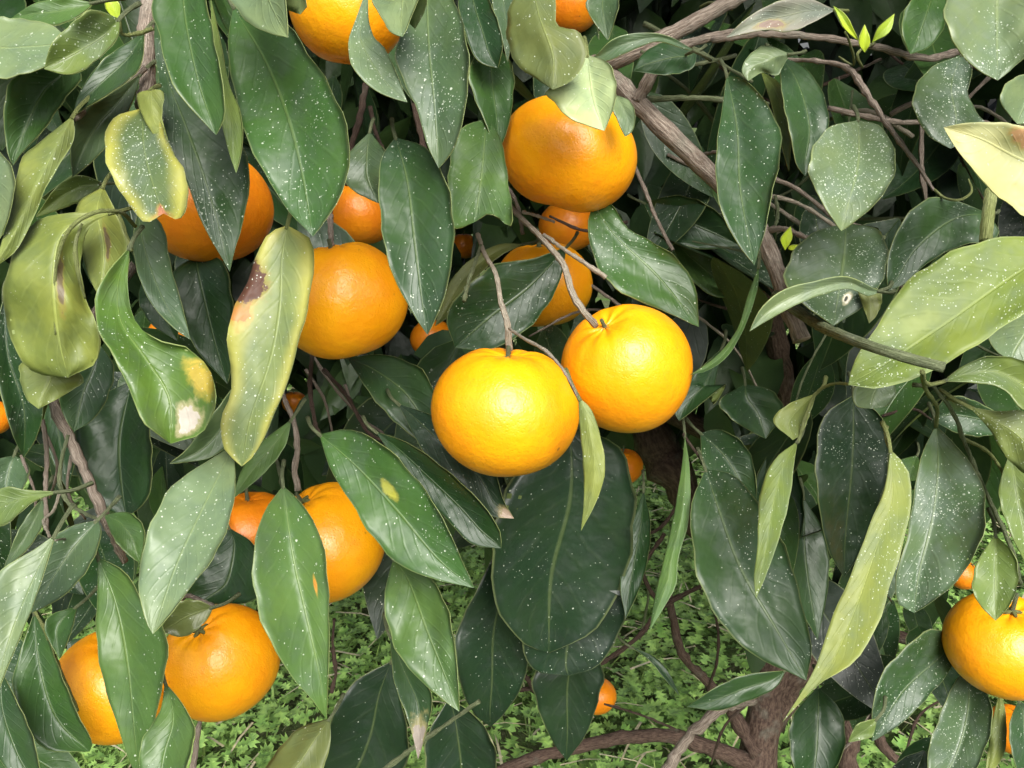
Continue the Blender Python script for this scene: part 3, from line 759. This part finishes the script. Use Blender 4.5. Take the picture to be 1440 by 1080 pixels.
# twigs at the two central mandarins
twig('twig', [(700, 262, .50), (722, 295, .46), (752, 325, .43), (775, 350, .41), (792, 372, .40), (806, 415, .385), (822, 440, .38), (838, 458, .388)], (9, 11, 13), BARK_PALE, knob=.08)
twig('twig', [(735, 298, .445), (760, 305, .44), (780, 312, .435)], (7, 5), BARK_PALE)
twig('twig', [(765, 330, .42), (795, 352, .41), (825, 372, .41), (852, 390, .41)], (7, 9), BARK_PALE)
twig('twig', [(672, 330, .44), (682, 358, .41), (698, 388, .39), (704, 425, .385), (713, 452, .38), (716, 493, .382)], (8, 8, 13), BARK_PALE, knob=.08)
twig('twig', [(676, 345, .42), (668, 370, .41), (658, 400, .405), (652, 424, .40)], (6, 8), TWIG_GREEN, knob=.2)
twig('twig', [(716, 462, .375), (740, 478, .36), (768, 494, .35), (792, 520, .343), (806, 545, .34), (813, 560, .34)], (5, 7, 5), BARK_PALE)
twig('twig', [(888, 225, .50), (905, 262, .49), (922, 305, .485), (946, 352, .48)], (8, 7), BARK)
twig('twig', [(706, 252, .5), (728, 290, .49), (735, 330, .49)], (9, 7), BARK)
# left twigs
twig('twig', [(72, 560, .42), (95, 610, .42), (118, 660, .42), (142, 716, .42), (175, 790, .44)], (15, 14, 10), BARK)
twig('twig', [(96, 612, .418), (88, 640, .415), (84, 680, .412), (95, 705, .41), (120, 722, .40), (137, 730, .39)], (7, 8, 5), TWIG_GREEN)
twig('twig', [(60, 590, .43), (66, 640, .43), (64, 690, .43), (66, 745, .43)], (8, 8), BARK)
twig('twig', [(84, 692, .41), (74, 720, .41), (62, 730, .41), (70, 755, .40)], (6, 5), BARK_PALE)
twig('twig', [(143, 720, .42), (120, 748, .41), (78, 760, .36)], (5, 4), BARK_PALE)
twig('twig', [(106, 758, .41), (122, 768, .405), (135, 780, .39), (139, 790, .385)], (6, 6), TWIG_GREEN)
twig('twig', [(46, 855, .42), (60, 880, .42), (80, 930, .425), (110, 1000, .43)], (6, 5), TWIG_YEL)
twig('twig', [(185, 353, .36), (165, 300, .365), (140, 296, .352)], (6, 6), TWIG_YEL)
twig('twig', [(190, 318, .37), (165, 297, .345), (130, 300, .335), (100, 320, .333), (82, 360, .334), (76, 420, .335), (78, 470, .337)], (7, 8, 3), TWIG_YEL, knob=.04)
twig('twig', [(115, 315, .34), (106, 345, .333), (110, 385, .334), (120, 420, .34)], (4, 8, 4), TWIG_YEL, knob=.04)
# centre left
twig('twig', [(385, 500, .5), (400, 560, .46), (415, 600, .44), (418, 640, .435), (414, 660, .435), (420, 690, .437)], (8, 9, 12), BARK, knob=.1)
twig('twig', [(440, 490, .5), (436, 540, .47), (442, 590, .43), (450, 612, .40)], (9, 7), BARK_RED)
twig('twig', [(455, 520, .52), (490, 560, .5), (520, 610, .49), (560, 625, .48)], (8, 6), BARK_RED)
twig('twig', [(388, 640, .44), (392, 660, .42), (398, 685, .388)], (6, 8), TWIG_GREEN)
twig('twig', [(515, 120, .55), (505, 170, .54), (492, 215, .53), (488, 260, .52)], (12, 10), BARK_RED)
twig('twig', [(578, 120, .55), (585, 160, .54), (598, 215, .53)], (12, 10), BARK_RED)
twig('twig', [(520, 150, .54), (528, 185, .54), (540, 212, .53)], (9, 6), BARK_RED)
twig('twig', [(463, 280, .5), (464, 310, .46), (466, 345, .425)], (10, 12), BARK)
twig('twig', [(250, 850, .5), (262, 838, .49), (310, 858, .465)], (8, 9), BARK)
twig('twig', [(283, 1005, .47), (277, 1040, .47), (268, 1110, .47)], (9, 11), BARK)
twig('twig', [(530, 1090, .47), (590, 1045, .465), (640, 1010, .46), (674, 986, .455)], (10, 7), TWIG_GREEN)
twig('twig', [(700, 977, .7), (730, 970, .7), (760, 968, .7)], (9, 8), BARK_RED)
twig('twig', [(725, 930, .68), (745, 960, .69), (752, 972, .7)], (8, 8), BARK_RED)
twig('twig', [(828, 944, .7), (865, 920, .7), (900, 893, .7), (930, 855, .7), (990, 822, .72)], (8, 10, 8), BARK_RED)
twig('twig', [(885, 755, .7), (925, 745, .7), (960, 700, .7)], (6, 7), BARK_RED)
twig('twig', [(930, 855, .7), (905, 800, .68), (935, 750, .68)], (8, 7), BARK_RED)
twig('twig', [(1003, 850, .8), (1010, 890, .8), (1008, 930, .8), (995, 970, .82)], (5, 5), BARK_RED)
twig('twig', [(850, 990, .95), (900, 1005, .96), (955, 1028, 1.0)], (4, 5), BARK_RED)
twig('twig', [(470, 870, .5), (468, 910, .5), (472, 945, .5), (466, 975, .5)], (5, 8), BARK_RED, knob=.2)

# ------------------------------------------------------------------ mandarins
FRUIT_MESH = {}


def fruit_mesh(seed, mat, hi):
    r = np.random.default_rng(seed)
    nu, nv = (56, 36) if hi else (28, 18)
    ph = r.uniform(0, 6.28, 8)
    flat = .86 + r.uniform(-.04, .05)
    verts, faces = [], []
    for i in range(nv + 1):
        th = math.pi * i / nv
        for k in range(nu):
            p = 2 * math.pi * k / nu
            rr = 1.0
            rr += .018 * math.sin(2 * p + ph[0]) * math.sin(th) + .014 * math.sin(3 * p + ph[1]) * math.sin(th)
            rr += .012 * math.sin(3 * th + ph[2]) * math.cos(2 * p + ph[3])
            # ribs running into the stem end
            rib = math.exp(-(th / .55) ** 2)
            rr += .018 * rib * math.sin(9 * p + ph[4])
            x = rr * math.sin(th) ** .96 if th < math.pi else 0
            z = rr * math.cos(th)
            z = math.copysign(abs(z) ** 1.0, z) * flat
            z -= .13 * math.exp(-(th / .3) ** 2)                      # stem dimple
            z += .06 * math.exp(-((math.pi - th) / .3) ** 2)          # blossom end
            verts.append((x * math.cos(p), x * math.sin(p), z))
    for i in range(nv):
        for k in range(nu):
            a, b = i * nu + k, i * nu + (k + 1) % nu
            if i == 0:
                faces.append((a, b + nu, a + nu)[::-1])
            elif i == nv - 1:
                faces.append((a, b, a + nu)[::-1])
            else:
                faces.append((a, b, b + nu, a + nu)[::-1])
    me = bpy.data.meshes.new('mandarin')
    me.from_pydata(verts, [], faces)
    me.polygons.foreach_set('use_smooth', [True] * len(me.polygons))
    me.materials.append(mat)
    me.update()
    return me


def calyx_mesh():
    verts, faces = [(0, 0, .03)], []
    n = 30
    for k in range(n):
        a = 2 * math.pi * k / n
        r = .105 + .055 * math.cos(5 * a)
        verts.append((r * math.cos(a), r * math.sin(a), .012))
        verts.append((r * math.cos(a) * 1.02, r * math.sin(a) * 1.02, -.02))
    for k in range(n):
        a, b = 1 + 2 * k, 1 + 2 * ((k + 1) % n)
        faces.append((0, a, b))
        faces.append((a, a + 1, b + 1, b))
    me = bpy.data.meshes.new('calyx')
    me.from_pydata(verts, [], faces)
    me.materials.append(CALYX)
    return me


def stalk_mesh():
    verts, faces = [], []
    s = 8
    prof = [(-.05, .052), (.06, .045), (.2, .038), (.36, .036)]
    for i, (z, r) in enumerate(prof):
        for k in range(s):
            a = 2 * math.pi * k / s
            verts.append((r * math.cos(a) + .05 * z * z, r * math.sin(a), z))
    for i in range(len(prof) - 1):
        for k in range(s):
            a, b = i * s + k, i * s + (k + 1) % s
            faces.append((a, b, b + s, a + s))
    faces.append(tuple(range((len(prof) - 1) * s, len(prof) * s)))
    me = bpy.data.meshes.new('stalk')
    me.from_pydata(verts, [], faces)
    me.polygons.foreach_set('use_smooth', [True] * len(me.polygons))
    me.materials.append(TWIG_GREEN)
    return me


CM, SM = calyx_mesh(), stalk_mesh()
FRUITS = []


def mandarin(cx, cy, rpx, d, stem, label, mat=ORANGE, hi=True, group=None, squash=(1, 1, 1), seed=None, stalk=True):
    seed = seed if seed is not None else len(FRUITS) + 3
    key = seed if hi else 'lo%d%s' % (seed % 3, mat.name)
    if key not in FRUIT_MESH:
        FRUIT_MESH[key] = fruit_mesh(seed, mat, hi)
    o = bpy.data.objects.new('mandarin', FRUIT_MESH[key])
    COL.objects.link(o)
    r = rpx / F * d
    c = P(cx, cy, d)
    dx, dy = stem[0] * r, stem[1] * r
    dz = -math.sqrt(max(0.0, 1 - min(1, stem[0] ** 2 + stem[1] ** 2))) * r
    sv = (RIGHT * dx - UPV * dy + FWD * dz).normalized()
    o.location = c
    o.rotation_mode = 'QUATERNION'
    o.rotation_quaternion = sv.to_track_quat('Z', 'Y')
    o.scale = (r * squash[0], r * squash[1], r * squash[2])
    o['label'] = label
    o['category'] = 'mandarin'
    if group:
        o['group'] = group
    top = .745 if hi else .745
    for nm, me in (('calyx', CM), ('stalk', SM)):
        p = bpy.data.objects.new(nm, me)
        COL.objects.link(p)
        p.parent = o
        p.location = (0, 0, top)
        if nm == 'stalk' and not stalk:
            p.scale = (.8, .8, .45)
    FRUITS.append((cx, cy, rpx, d))
    return o


GR = 'mandarins hanging on the tree'
mandarin(710, 578, 103, .385, (.06, -.97), 'large bright mandarin with a narrow pale leaf hanging along its side', group=GR, stalk=False)
mandarin(881, 519, 90, .415, (-.45, -.72), 'bright round mandarin whose stem end faces outward beside the narrow hanging leaf', group=GR, stalk=False, squash=(1, 1, 1.12))
mandarin(800, 218, 97, .425, (.25, -.95), 'big flattened mandarin under a pale green leaf below the forked branch', group=GR, squash=(1, 1, .98))
mandarin(480, 422, 90, .425, (-.15, -.96), 'plump mandarin half behind the leaf with the brown blotch', group=GR, stalk=False, squash=(1, 1, 1.05))
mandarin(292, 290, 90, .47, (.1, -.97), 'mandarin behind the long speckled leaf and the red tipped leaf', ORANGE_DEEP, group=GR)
mandarin(458, 763, 88, .47, (-.4, -.86), 'mandarin tucked between the yellow spotted leaf and a broad green leaf', group=GR, stalk=False, squash=(1, 1, 1.08))
mandarin(310, 930, 79, .47, (-.2, -.8), 'lumpy mandarin touching a small olive leaf above the weeds', group=GR, squash=(.98, 1, 1.2), seed=41)
mandarin(160, 962, 80, .475, (.3, -.9), 'mandarin with a broad green leaf hanging across its middle', group=GR, squash=(1, 1, 1.1))
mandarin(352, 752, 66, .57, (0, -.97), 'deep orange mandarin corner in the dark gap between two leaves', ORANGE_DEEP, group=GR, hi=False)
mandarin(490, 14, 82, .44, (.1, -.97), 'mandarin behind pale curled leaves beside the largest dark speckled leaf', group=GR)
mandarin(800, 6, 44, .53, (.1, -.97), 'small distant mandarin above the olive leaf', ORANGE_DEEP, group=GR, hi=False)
mandarin(763, 400, 70, .53, (-.1, -.97), 'shaded mandarin behind twigs and a dark leaf between brighter fruit', group=GR)
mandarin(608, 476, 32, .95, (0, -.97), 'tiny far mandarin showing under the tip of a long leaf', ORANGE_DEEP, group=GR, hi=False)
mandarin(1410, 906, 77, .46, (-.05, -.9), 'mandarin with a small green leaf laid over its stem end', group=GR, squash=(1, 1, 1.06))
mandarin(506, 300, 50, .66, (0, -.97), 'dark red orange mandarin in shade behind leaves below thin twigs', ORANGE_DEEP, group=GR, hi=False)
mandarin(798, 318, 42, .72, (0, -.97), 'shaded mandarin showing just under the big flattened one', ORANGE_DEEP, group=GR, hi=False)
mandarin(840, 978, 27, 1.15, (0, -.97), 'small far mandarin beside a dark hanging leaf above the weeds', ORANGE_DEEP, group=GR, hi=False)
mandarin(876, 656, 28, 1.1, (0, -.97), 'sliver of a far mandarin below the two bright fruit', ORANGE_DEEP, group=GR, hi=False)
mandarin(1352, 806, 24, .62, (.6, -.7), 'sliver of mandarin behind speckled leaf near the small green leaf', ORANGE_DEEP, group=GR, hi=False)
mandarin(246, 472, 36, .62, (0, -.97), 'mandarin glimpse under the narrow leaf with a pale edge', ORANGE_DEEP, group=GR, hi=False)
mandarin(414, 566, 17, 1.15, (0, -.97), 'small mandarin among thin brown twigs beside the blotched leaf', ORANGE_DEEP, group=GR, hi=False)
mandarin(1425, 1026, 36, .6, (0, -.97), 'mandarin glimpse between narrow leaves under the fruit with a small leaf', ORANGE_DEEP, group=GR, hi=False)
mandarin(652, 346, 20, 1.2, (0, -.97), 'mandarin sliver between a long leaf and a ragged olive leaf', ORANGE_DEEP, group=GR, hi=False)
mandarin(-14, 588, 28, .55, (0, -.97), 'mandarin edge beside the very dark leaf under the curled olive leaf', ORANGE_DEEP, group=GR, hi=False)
FRUITS.append((1252, 590, 15, 1.1))      # kept free of leaves
FRUITS.append((1090, 474, 17, 1.3))      # kept free of leaves
FRUITS.append((962, 190, 20, 1.3))      # kept free of leaves


# ------------------------------------------------------------------ the rest of the crown
def template_leaf(nl, curl, fold, wid, seed, thick=False):
    """local leaf: base at origin, tip along -Z, upper face towards -Y, length 1"""
    r = np.random.default_rng(seed)
    M = 2 if nl < 9 else 3
    t = np.linspace(0, 1, nl)
    hw = wid * (np.sin(math.pi * t ** .85) ** .8) * (1 - .25 * t)
    hw[0] = .01
    hw[-1] = 0.004
    v, uv, f = [], [], []
    ph = r.uniform(0, 6.28)
    for i in range(nl):
        for j in range(-M, M + 1):
            s = j / M
            x = hw[i] * s
            y = -fold * hw[i] * abs(s) ** 1.2 + .05 * hw[i] * math.sin(7 * t[i] + ph + 2 * s) * abs(s)
            y += curl * (t[i] - .5) ** 2 * .8
            v.append((x + .05 * math.sin(3 * t[i] + ph), y, -t[i]))
            uv.append((j / (2 * M) + .5, t[i]))
    K = 2 * M + 1
    for i in range(nl - 1):
        for j in range(K - 1):
            a = i * K + j
            f.append((a, a + K, a + K + 1, a + 1))
    return np.array(v) * .09, f, np.array(uv)


TEMPL = [template_leaf(11, random.uniform(-.2, .35), random.uniform(.1, .35), random.uniform(.19, .27), k) for k in range(6)]
TMESH = []
for k, (v, f, uv) in enumerate(TEMPL):
    me = bpy.data.meshes.new('leaf')
    # blade with a real underside 0.4 mm below
    nv = len(v)
    vv = np.vstack([v, v + np.array([0, .00045, 0])])
    ff = list(f) + [tuple(nv + q for q in g[::-1]) for g in f]
    me.from_pydata(vv.tolist(), [], ff)
    me.materials.append(LEAF)
    me.materials.append(LEAF_REV)
    me.polygons.foreach_set('material_index', [0] * len(f) + [1] * len(f))
    me.polygons.foreach_set('use_smooth', [True] * len(ff))
    lay = me.uv_layers.new(name='UVMap')
    uu = np.vstack([uv, uv])
    li = np.zeros(len(me.loops), dtype=np.int32)
    me.loops.foreach_get('vertex_index', li)
    lay.data.foreach_set('uv', uu[li].ravel())
    me.update()
    TMESH.append(me)


def gap(px, py, m=0):
    """parts of the view where the ground shows between the leaves"""
    if 270 - m < px < 720 + m and py > 840 - m:
        return True
    if 880 - m < px < 1010 + m and py > 680 - m:
        return True
    if 690 - m < px < 1190 + m and py > 960 - m:
        return True
    return False


def leaf_frame(out):
    """random hanging orientation: tip down and outward, face outward and up"""
    tip = Vector((random.gauss(0, .45), random.gauss(0, .45), -1)) + out * random.uniform(.0, .9)
    if random.random() < .18:
        tip.z *= -.2
    tip.normalize()
    nrm = out * random.uniform(.4, 1.2) + Vector((random.gauss(0, .5), random.gauss(0, .4), random.uniform(.2, 1.0)))
    nrm = (nrm - tip * nrm.dot(tip)).normalized()
    z = -tip
    y = -nrm
    x = y.cross(z)
    return Matrix((x, y, z)).transposed()


CENTRE = Vector((.2, .95, 1.4))


def blocked(px, py, d):
    if gap(px, py, 45):
        return True
    if (870 < px < 980 and 560 < py < 740 and d < 1.25) or (1080 < px < 1220 and 480 < py < 620 and d < .7):
        return True
    for (cx, cy, rp, fd) in FRUITS:
        if rp < 25:
            if abs(px - cx) < rp + 25 and -rp - 75 < py - cy < rp + 15 and d < fd + .03:
                return True
            continue
        if abs(px - cx) < rp + 60 and -rp - 165 < py - cy < rp + 30 and d < fd + .08:
            return True
    return False


leaf_cols = [COLS[q] for q in 'DDDKKBBGG']
n_ind = 0
tries = 0
while n_ind < 215 and tries < 6000:
    tries += 1
    px, py = random.uniform(-40, 1480), random.uniform(-60, 1060)
    d = random.choice((random.uniform(.5, .62), random.uniform(.55, .85)))
    ln = random.uniform(.07, .115)
    if blocked(px, py + .4 * ln / d * F, d):
        continue
    p = P(px, py, d)
    o = bpy.data.objects.new('leaf', random.choice(TMESH))
    COL.objects.link(o)
    o.parent = TREE
    out = (CAM + Vector((0, -.2, .5)) - p).normalized()
    R = leaf_frame(out)
    o.rotation_mode = 'QUATERNION'
    o.rotation_quaternion = R.to_quaternion()
    o.location = p - ROOT
    o.scale = (ln / .09,) * 3
    c = random.choice(leaf_cols)
    k = random.uniform(.55, 1.1)  # mostly darkens: shade inside the crown put into the leaf colour
    o.color = (c[0] * k, c[1] * k, c[2] * k, random.uniform(.0, .35))
    n_ind += 1

# the mass of leaves deeper in and outside the picture: one part
LOW = [template_leaf(6, random.uniform(-.2, .35), random.uniform(.1, .35), random.uniform(.2, .28), 40 + k) for k in range(5)]
V, Fc, U = [], [], []
off = 0
cnt = 0
tries = 0
while cnt < 6500 and tries < 80000:
    tries += 1
    u = Vector((random.gauss(0, 1), random.gauss(0, 1), random.gauss(0, 1))).normalized()
    rr = random.uniform(.1, 1.0) ** .45
    p = CENTRE + Vector((u.x * 1.25 * rr, u.y * .68 * rr, u.z * 1.0 * rr))
    if p.z < .62:
        continue
    if (p - CAM).length < .5 or p.y < .12:
        continue
    q = proj(p)
    if q is not None:
        inside = -160 < q[0] < 1600 and -260 < q[1] < 1180
        if inside and q[2] < .78:
            continue
        if inside and blocked(q[0], q[1] + 40, q[2]):
            continue
    ln = random.uniform(.07, .115)
    R = np.array(leaf_frame((p - CENTRE).normalized()))
    v, f, uv = random.choice(LOW)
    V.append((v * (ln / .09)) @ R.T + np.array(p))
    Fc += [tuple(a + off for a in g) for g in f]
    U.append(uv)
    off += len(v)
    cnt += 1
for k in range(3600):
    px, py, d = random.uniform(-200, 1640), random.uniform(-260, 640), random.uniform(.9, 1.45)
    if blocked(px, py + 40, d):
        continue
    p = P(px, py, d)
    if p.z < .55:
        continue
    ln = random.uniform(.08, .12)
    R = np.array(leaf_frame((CAM - p).normalized()))
    v, f, uv = random.choice(LOW)
    V.append((v * (ln / .09)) @ R.T + np.array(p))
    Fc += [tuple(a + off for a in g) for g in f]
    U.append(uv)
    off += len(v)
V = np.vstack(V)
U = np.vstack(U)
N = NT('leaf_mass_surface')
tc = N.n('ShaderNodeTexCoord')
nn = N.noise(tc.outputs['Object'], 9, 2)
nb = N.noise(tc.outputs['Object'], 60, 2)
N.principled(N.mix(N.sstep(nn, .35, .65), rgb(.014, .034, .014), rgb(.04, .08, .022)), .42, N.bump(nb, .5, .003), .5)  # dark greens with the crown's inner shade painted in
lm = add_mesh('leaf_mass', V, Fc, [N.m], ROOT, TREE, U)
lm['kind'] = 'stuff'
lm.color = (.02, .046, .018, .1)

# inner limbs that carry the crown
for (a, b, c, r0) in (((1120, 800, 1.14), (900, 300, 1.3), (700, -200, 1.4), .022), ((1150, 560, 1.15), (1400, 200, 1.3), (1600, -200, 1.4), .02),
                      ((1128, 680, 1.15), (700, 450, 1.0), (300, 250, .9), .016), ((1118, 800, 1.14), (1350, 650, .9), (1500, 500, .8), .014)):
    pts = [P(*a), P(*b), P(*c)]
    tube('limb', pts, [r0, r0 * .7, r0 * .35], BARK_RED, TREE, 8, 16, .06)
tube('limb', [P(300, 250, .9), P(150, 420, .75), P(80, 560, .5)], [.006, .005, .003], BARK, TREE, 8, 14, .08)
tube('limb', [P(700, -200, 1.4), P(720, -60, 1.0), P(700, 40, .8)], [.008, .0075, .009], BARK, TREE, 8, 14, .08)

# ------------------------------------------------------------------ ground and weeds
N = NT('soil')
tc = N.n('ShaderNodeTexCoord')
n1 = N.noise(tc.outputs['Object'], 7, 6, .65)
n2 = N.noise(tc.outputs['Object'], 45, 5, .7)
base = N.mix(N.sstep(n2, .3, .7), rgb(.05, .075, .025), rgb(.11, .12, .06))
base = N.mix(N.sstep(n1, .45, .62), base, rgb(.07, .13, .03))
N.principled(base, .95, N.bump(n2, .8, .02), .1)
gx = np.concatenate([[-200, -40, -12], np.linspace(-5, 5, 41), [12, 40, 200]])
gy = np.concatenate([[-200, -40, -12], np.linspace(-4, 7, 45), [15, 40, 200]])
gv, gf = [], []
for j, y in enumerate(gy):
    for i, x in enumerate(gx):
        z = .015 * math.sin(2.3 * x + 1.1 * y) + .012 * math.sin(3.7 * y - 1.3 * x) if abs(x) < 6 and abs(y) < 8 else 0
        gv.append((x, y, z))
for j in range(len(gy) - 1):
    for i in range(len(gx) - 1):
        a = j * len(gx) + i
        gf.append((a, a + 1, a + len(gx) + 1, a + len(gx)))
gr = add_mesh('ground', gv, gf, [N.m], (0, 0, 0), None)
gr['kind'] = 'structure'
gr['label'] = 'dark orchard soil under green weeds'


def vcol_material(name, rough=.55, spec=.3):
    N = NT(name)
    a = N.n('ShaderNodeAttribute', attribute_name='tint')
    tc = N.n('ShaderNodeTexCoord')
    n = N.noise(tc.outputs['Object'], 90, 2)
    base = N.mix(N.sstep(n, .3, .7), N.mix(1, a.outputs['Color'], rgb(.75, .8, .8), 'MULTIPLY'), N.mix(1, a.outputs['Color'], rgb(1.25, 1.2, 1.1), 'MULTIPLY'))
    N.principled(base, rough, None, spec)
    return N.m


def stuff(name, V, Fc, cols, mat, label, cat):
    o = add_mesh(name, V, Fc, [mat], (0, 0, 0), None)
    at = o.data.color_attributes.new('tint', 'FLOAT_COLOR', 'POINT')
    at.data.foreach_set('color', np.asarray(cols, dtype=np.float32).ravel())
    o['kind'] = 'stuff'
    o['label'] = label
    o['category'] = cat
    return o


def gz(x, y):
    return .015 * math.sin(2.3 * x + 1.1 * y) + .012 * math.sin(3.7 * y - 1.3 * x)


# broad leaved weeds: rosettes of small lobed leaflets
lob = np.array([(0, 0), (.16, .12), (.46, .14), (.17, .33), (.55, .52), (.13, .6), (.32, .88), (0, 1.0), (-.32, .88), (-.13, .6), (-.55, .52), (-.17, .33), (-.46, .14), (-.16, .12)])
lobz = np.array([0, .03, .1, .03, .1, .02, .02, -.08, .02, .02, .1, .03, .1, .03])
V, Fc, C = [], [], []
off = 0
for k in range(9500):
    x = rng.uniform(-1.9, 2.3)
    y = rng.uniform(.8, 3.8)
    dens = .5 + .5 * math.sin(1.9 * x + .7) * math.cos(2.3 * y + .4)
    if rng.uniform() > .7 + .4 * dens:
        continue
    hgt = rng.uniform(.02, .12)
    z0 = gz(x, y)
    tone = rng.uniform(0, 1)
    base = np.array((.12, .235, .05)) * (1 - tone) + np.array((.23, .37, .1)) * tone
    for q in range(rng.integers(9, 16)):
        a = rng.uniform(0, 6.283)
        r0 = rng.uniform(.003, .055)
        s = rng.uniform(.01, .033)
        h = z0 + hgt * rng.uniform(.25, 1.0)
        el = rng.uniform(-.5, .7)
        dx = np.array([math.cos(a) * math.cos(el), math.sin(a) * math.cos(el), math.sin(el)])
        sx = np.array([-math.sin(a), math.cos(a), rng.uniform(-.3, .3)])
        up = np.cross(dx, sx)
        o0 = np.array([x + math.cos(a) * r0, y + math.sin(a) * r0, h])
        pts = o0 + np.outer(lob[:, 0] * s, sx) + np.outer(lob[:, 1] * s, dx) + np.outer(lobz * s, up)
        V.append(pts)
        n = len(lob)
        Fc += [(off, off + 1, off + 2, off + 3), (off, off + 3, off + 4, off + 5), (off, off + 5, off + 6, off + 7),
               (off, off + 7, off + 8, off + 9), (off, off + 9, off + 10, off + 11), (off, off + 11, off + 12, off + 13)]
        cc = base * rng.uniform(.75, 1.3)
        C += [(cc[0], cc[1], cc[2], 1)] * n
        off += n
stuff('weeds', np.vstack(V), Fc, C, vcol_material('weed_leaf'), 'low green leafy weeds covering the ground under the tree', 'weeds')

# grass blades, green and straw coloured
for name, num, c1, c2, lab, lie in (('grass', 9000, (.14, .25, .05), (.26, .37, .11), 'thin green grass blades among the weeds', 0),
                                    ('dry_grass', 4200, (.3, .27, .16), (.5, .46, .32), 'straw coloured dead grass stalks lying in the weeds', 1)):
    V, Fc, C = [], [], []
    off = 0
    for k in range(num):
        x, y = rng.uniform(-2.6, 2.8), rng.uniform(.7, 4.4)
        ln = rng.uniform(.05, .16)
        a = rng.uniform(0, 6.283)
        el = rng.uniform(.05, .35) if lie else rng.uniform(.5, 1.4)
        wd = rng.uniform(.0012, .0028)
        dirv = np.array([math.cos(a) * math.cos(el), math.sin(a) * math.cos(el), math.sin(el)])
        sd = np.array([-math.sin(a), math.cos(a), 0])
        p = np.array([x, y, gz(x, y) + (rng.uniform(.02, .1) if lie else 0)])
        pts = []
        for i, (tt, ww) in enumerate(((0, 1), (.4, .9), (.75, .6), (1, .05))):
            c = p + dirv * ln * tt + np.array([0, 0, -.35 * ln * tt * tt])
            pts += [c - sd * wd * ww, c + sd * wd * ww]
        V.append(np.array(pts))
        Fc += [(off + 2 * i, off + 2 * i + 1, off + 2 * i + 3, off + 2 * i + 2) for i in range(3)]
        m = rng.uniform()
        cc = np.array(c1) * (1 - m) + np.array(c2) * m
        C += [(cc[0], cc[1], cc[2], 1)] * 8
        off += 8
    stuff(name, np.vstack(V), Fc, C, vcol_material(name + '_blade', .6), lab, 'grass')
print('leaves', n_ind, cnt, 'objects', len(bpy.data.objects))
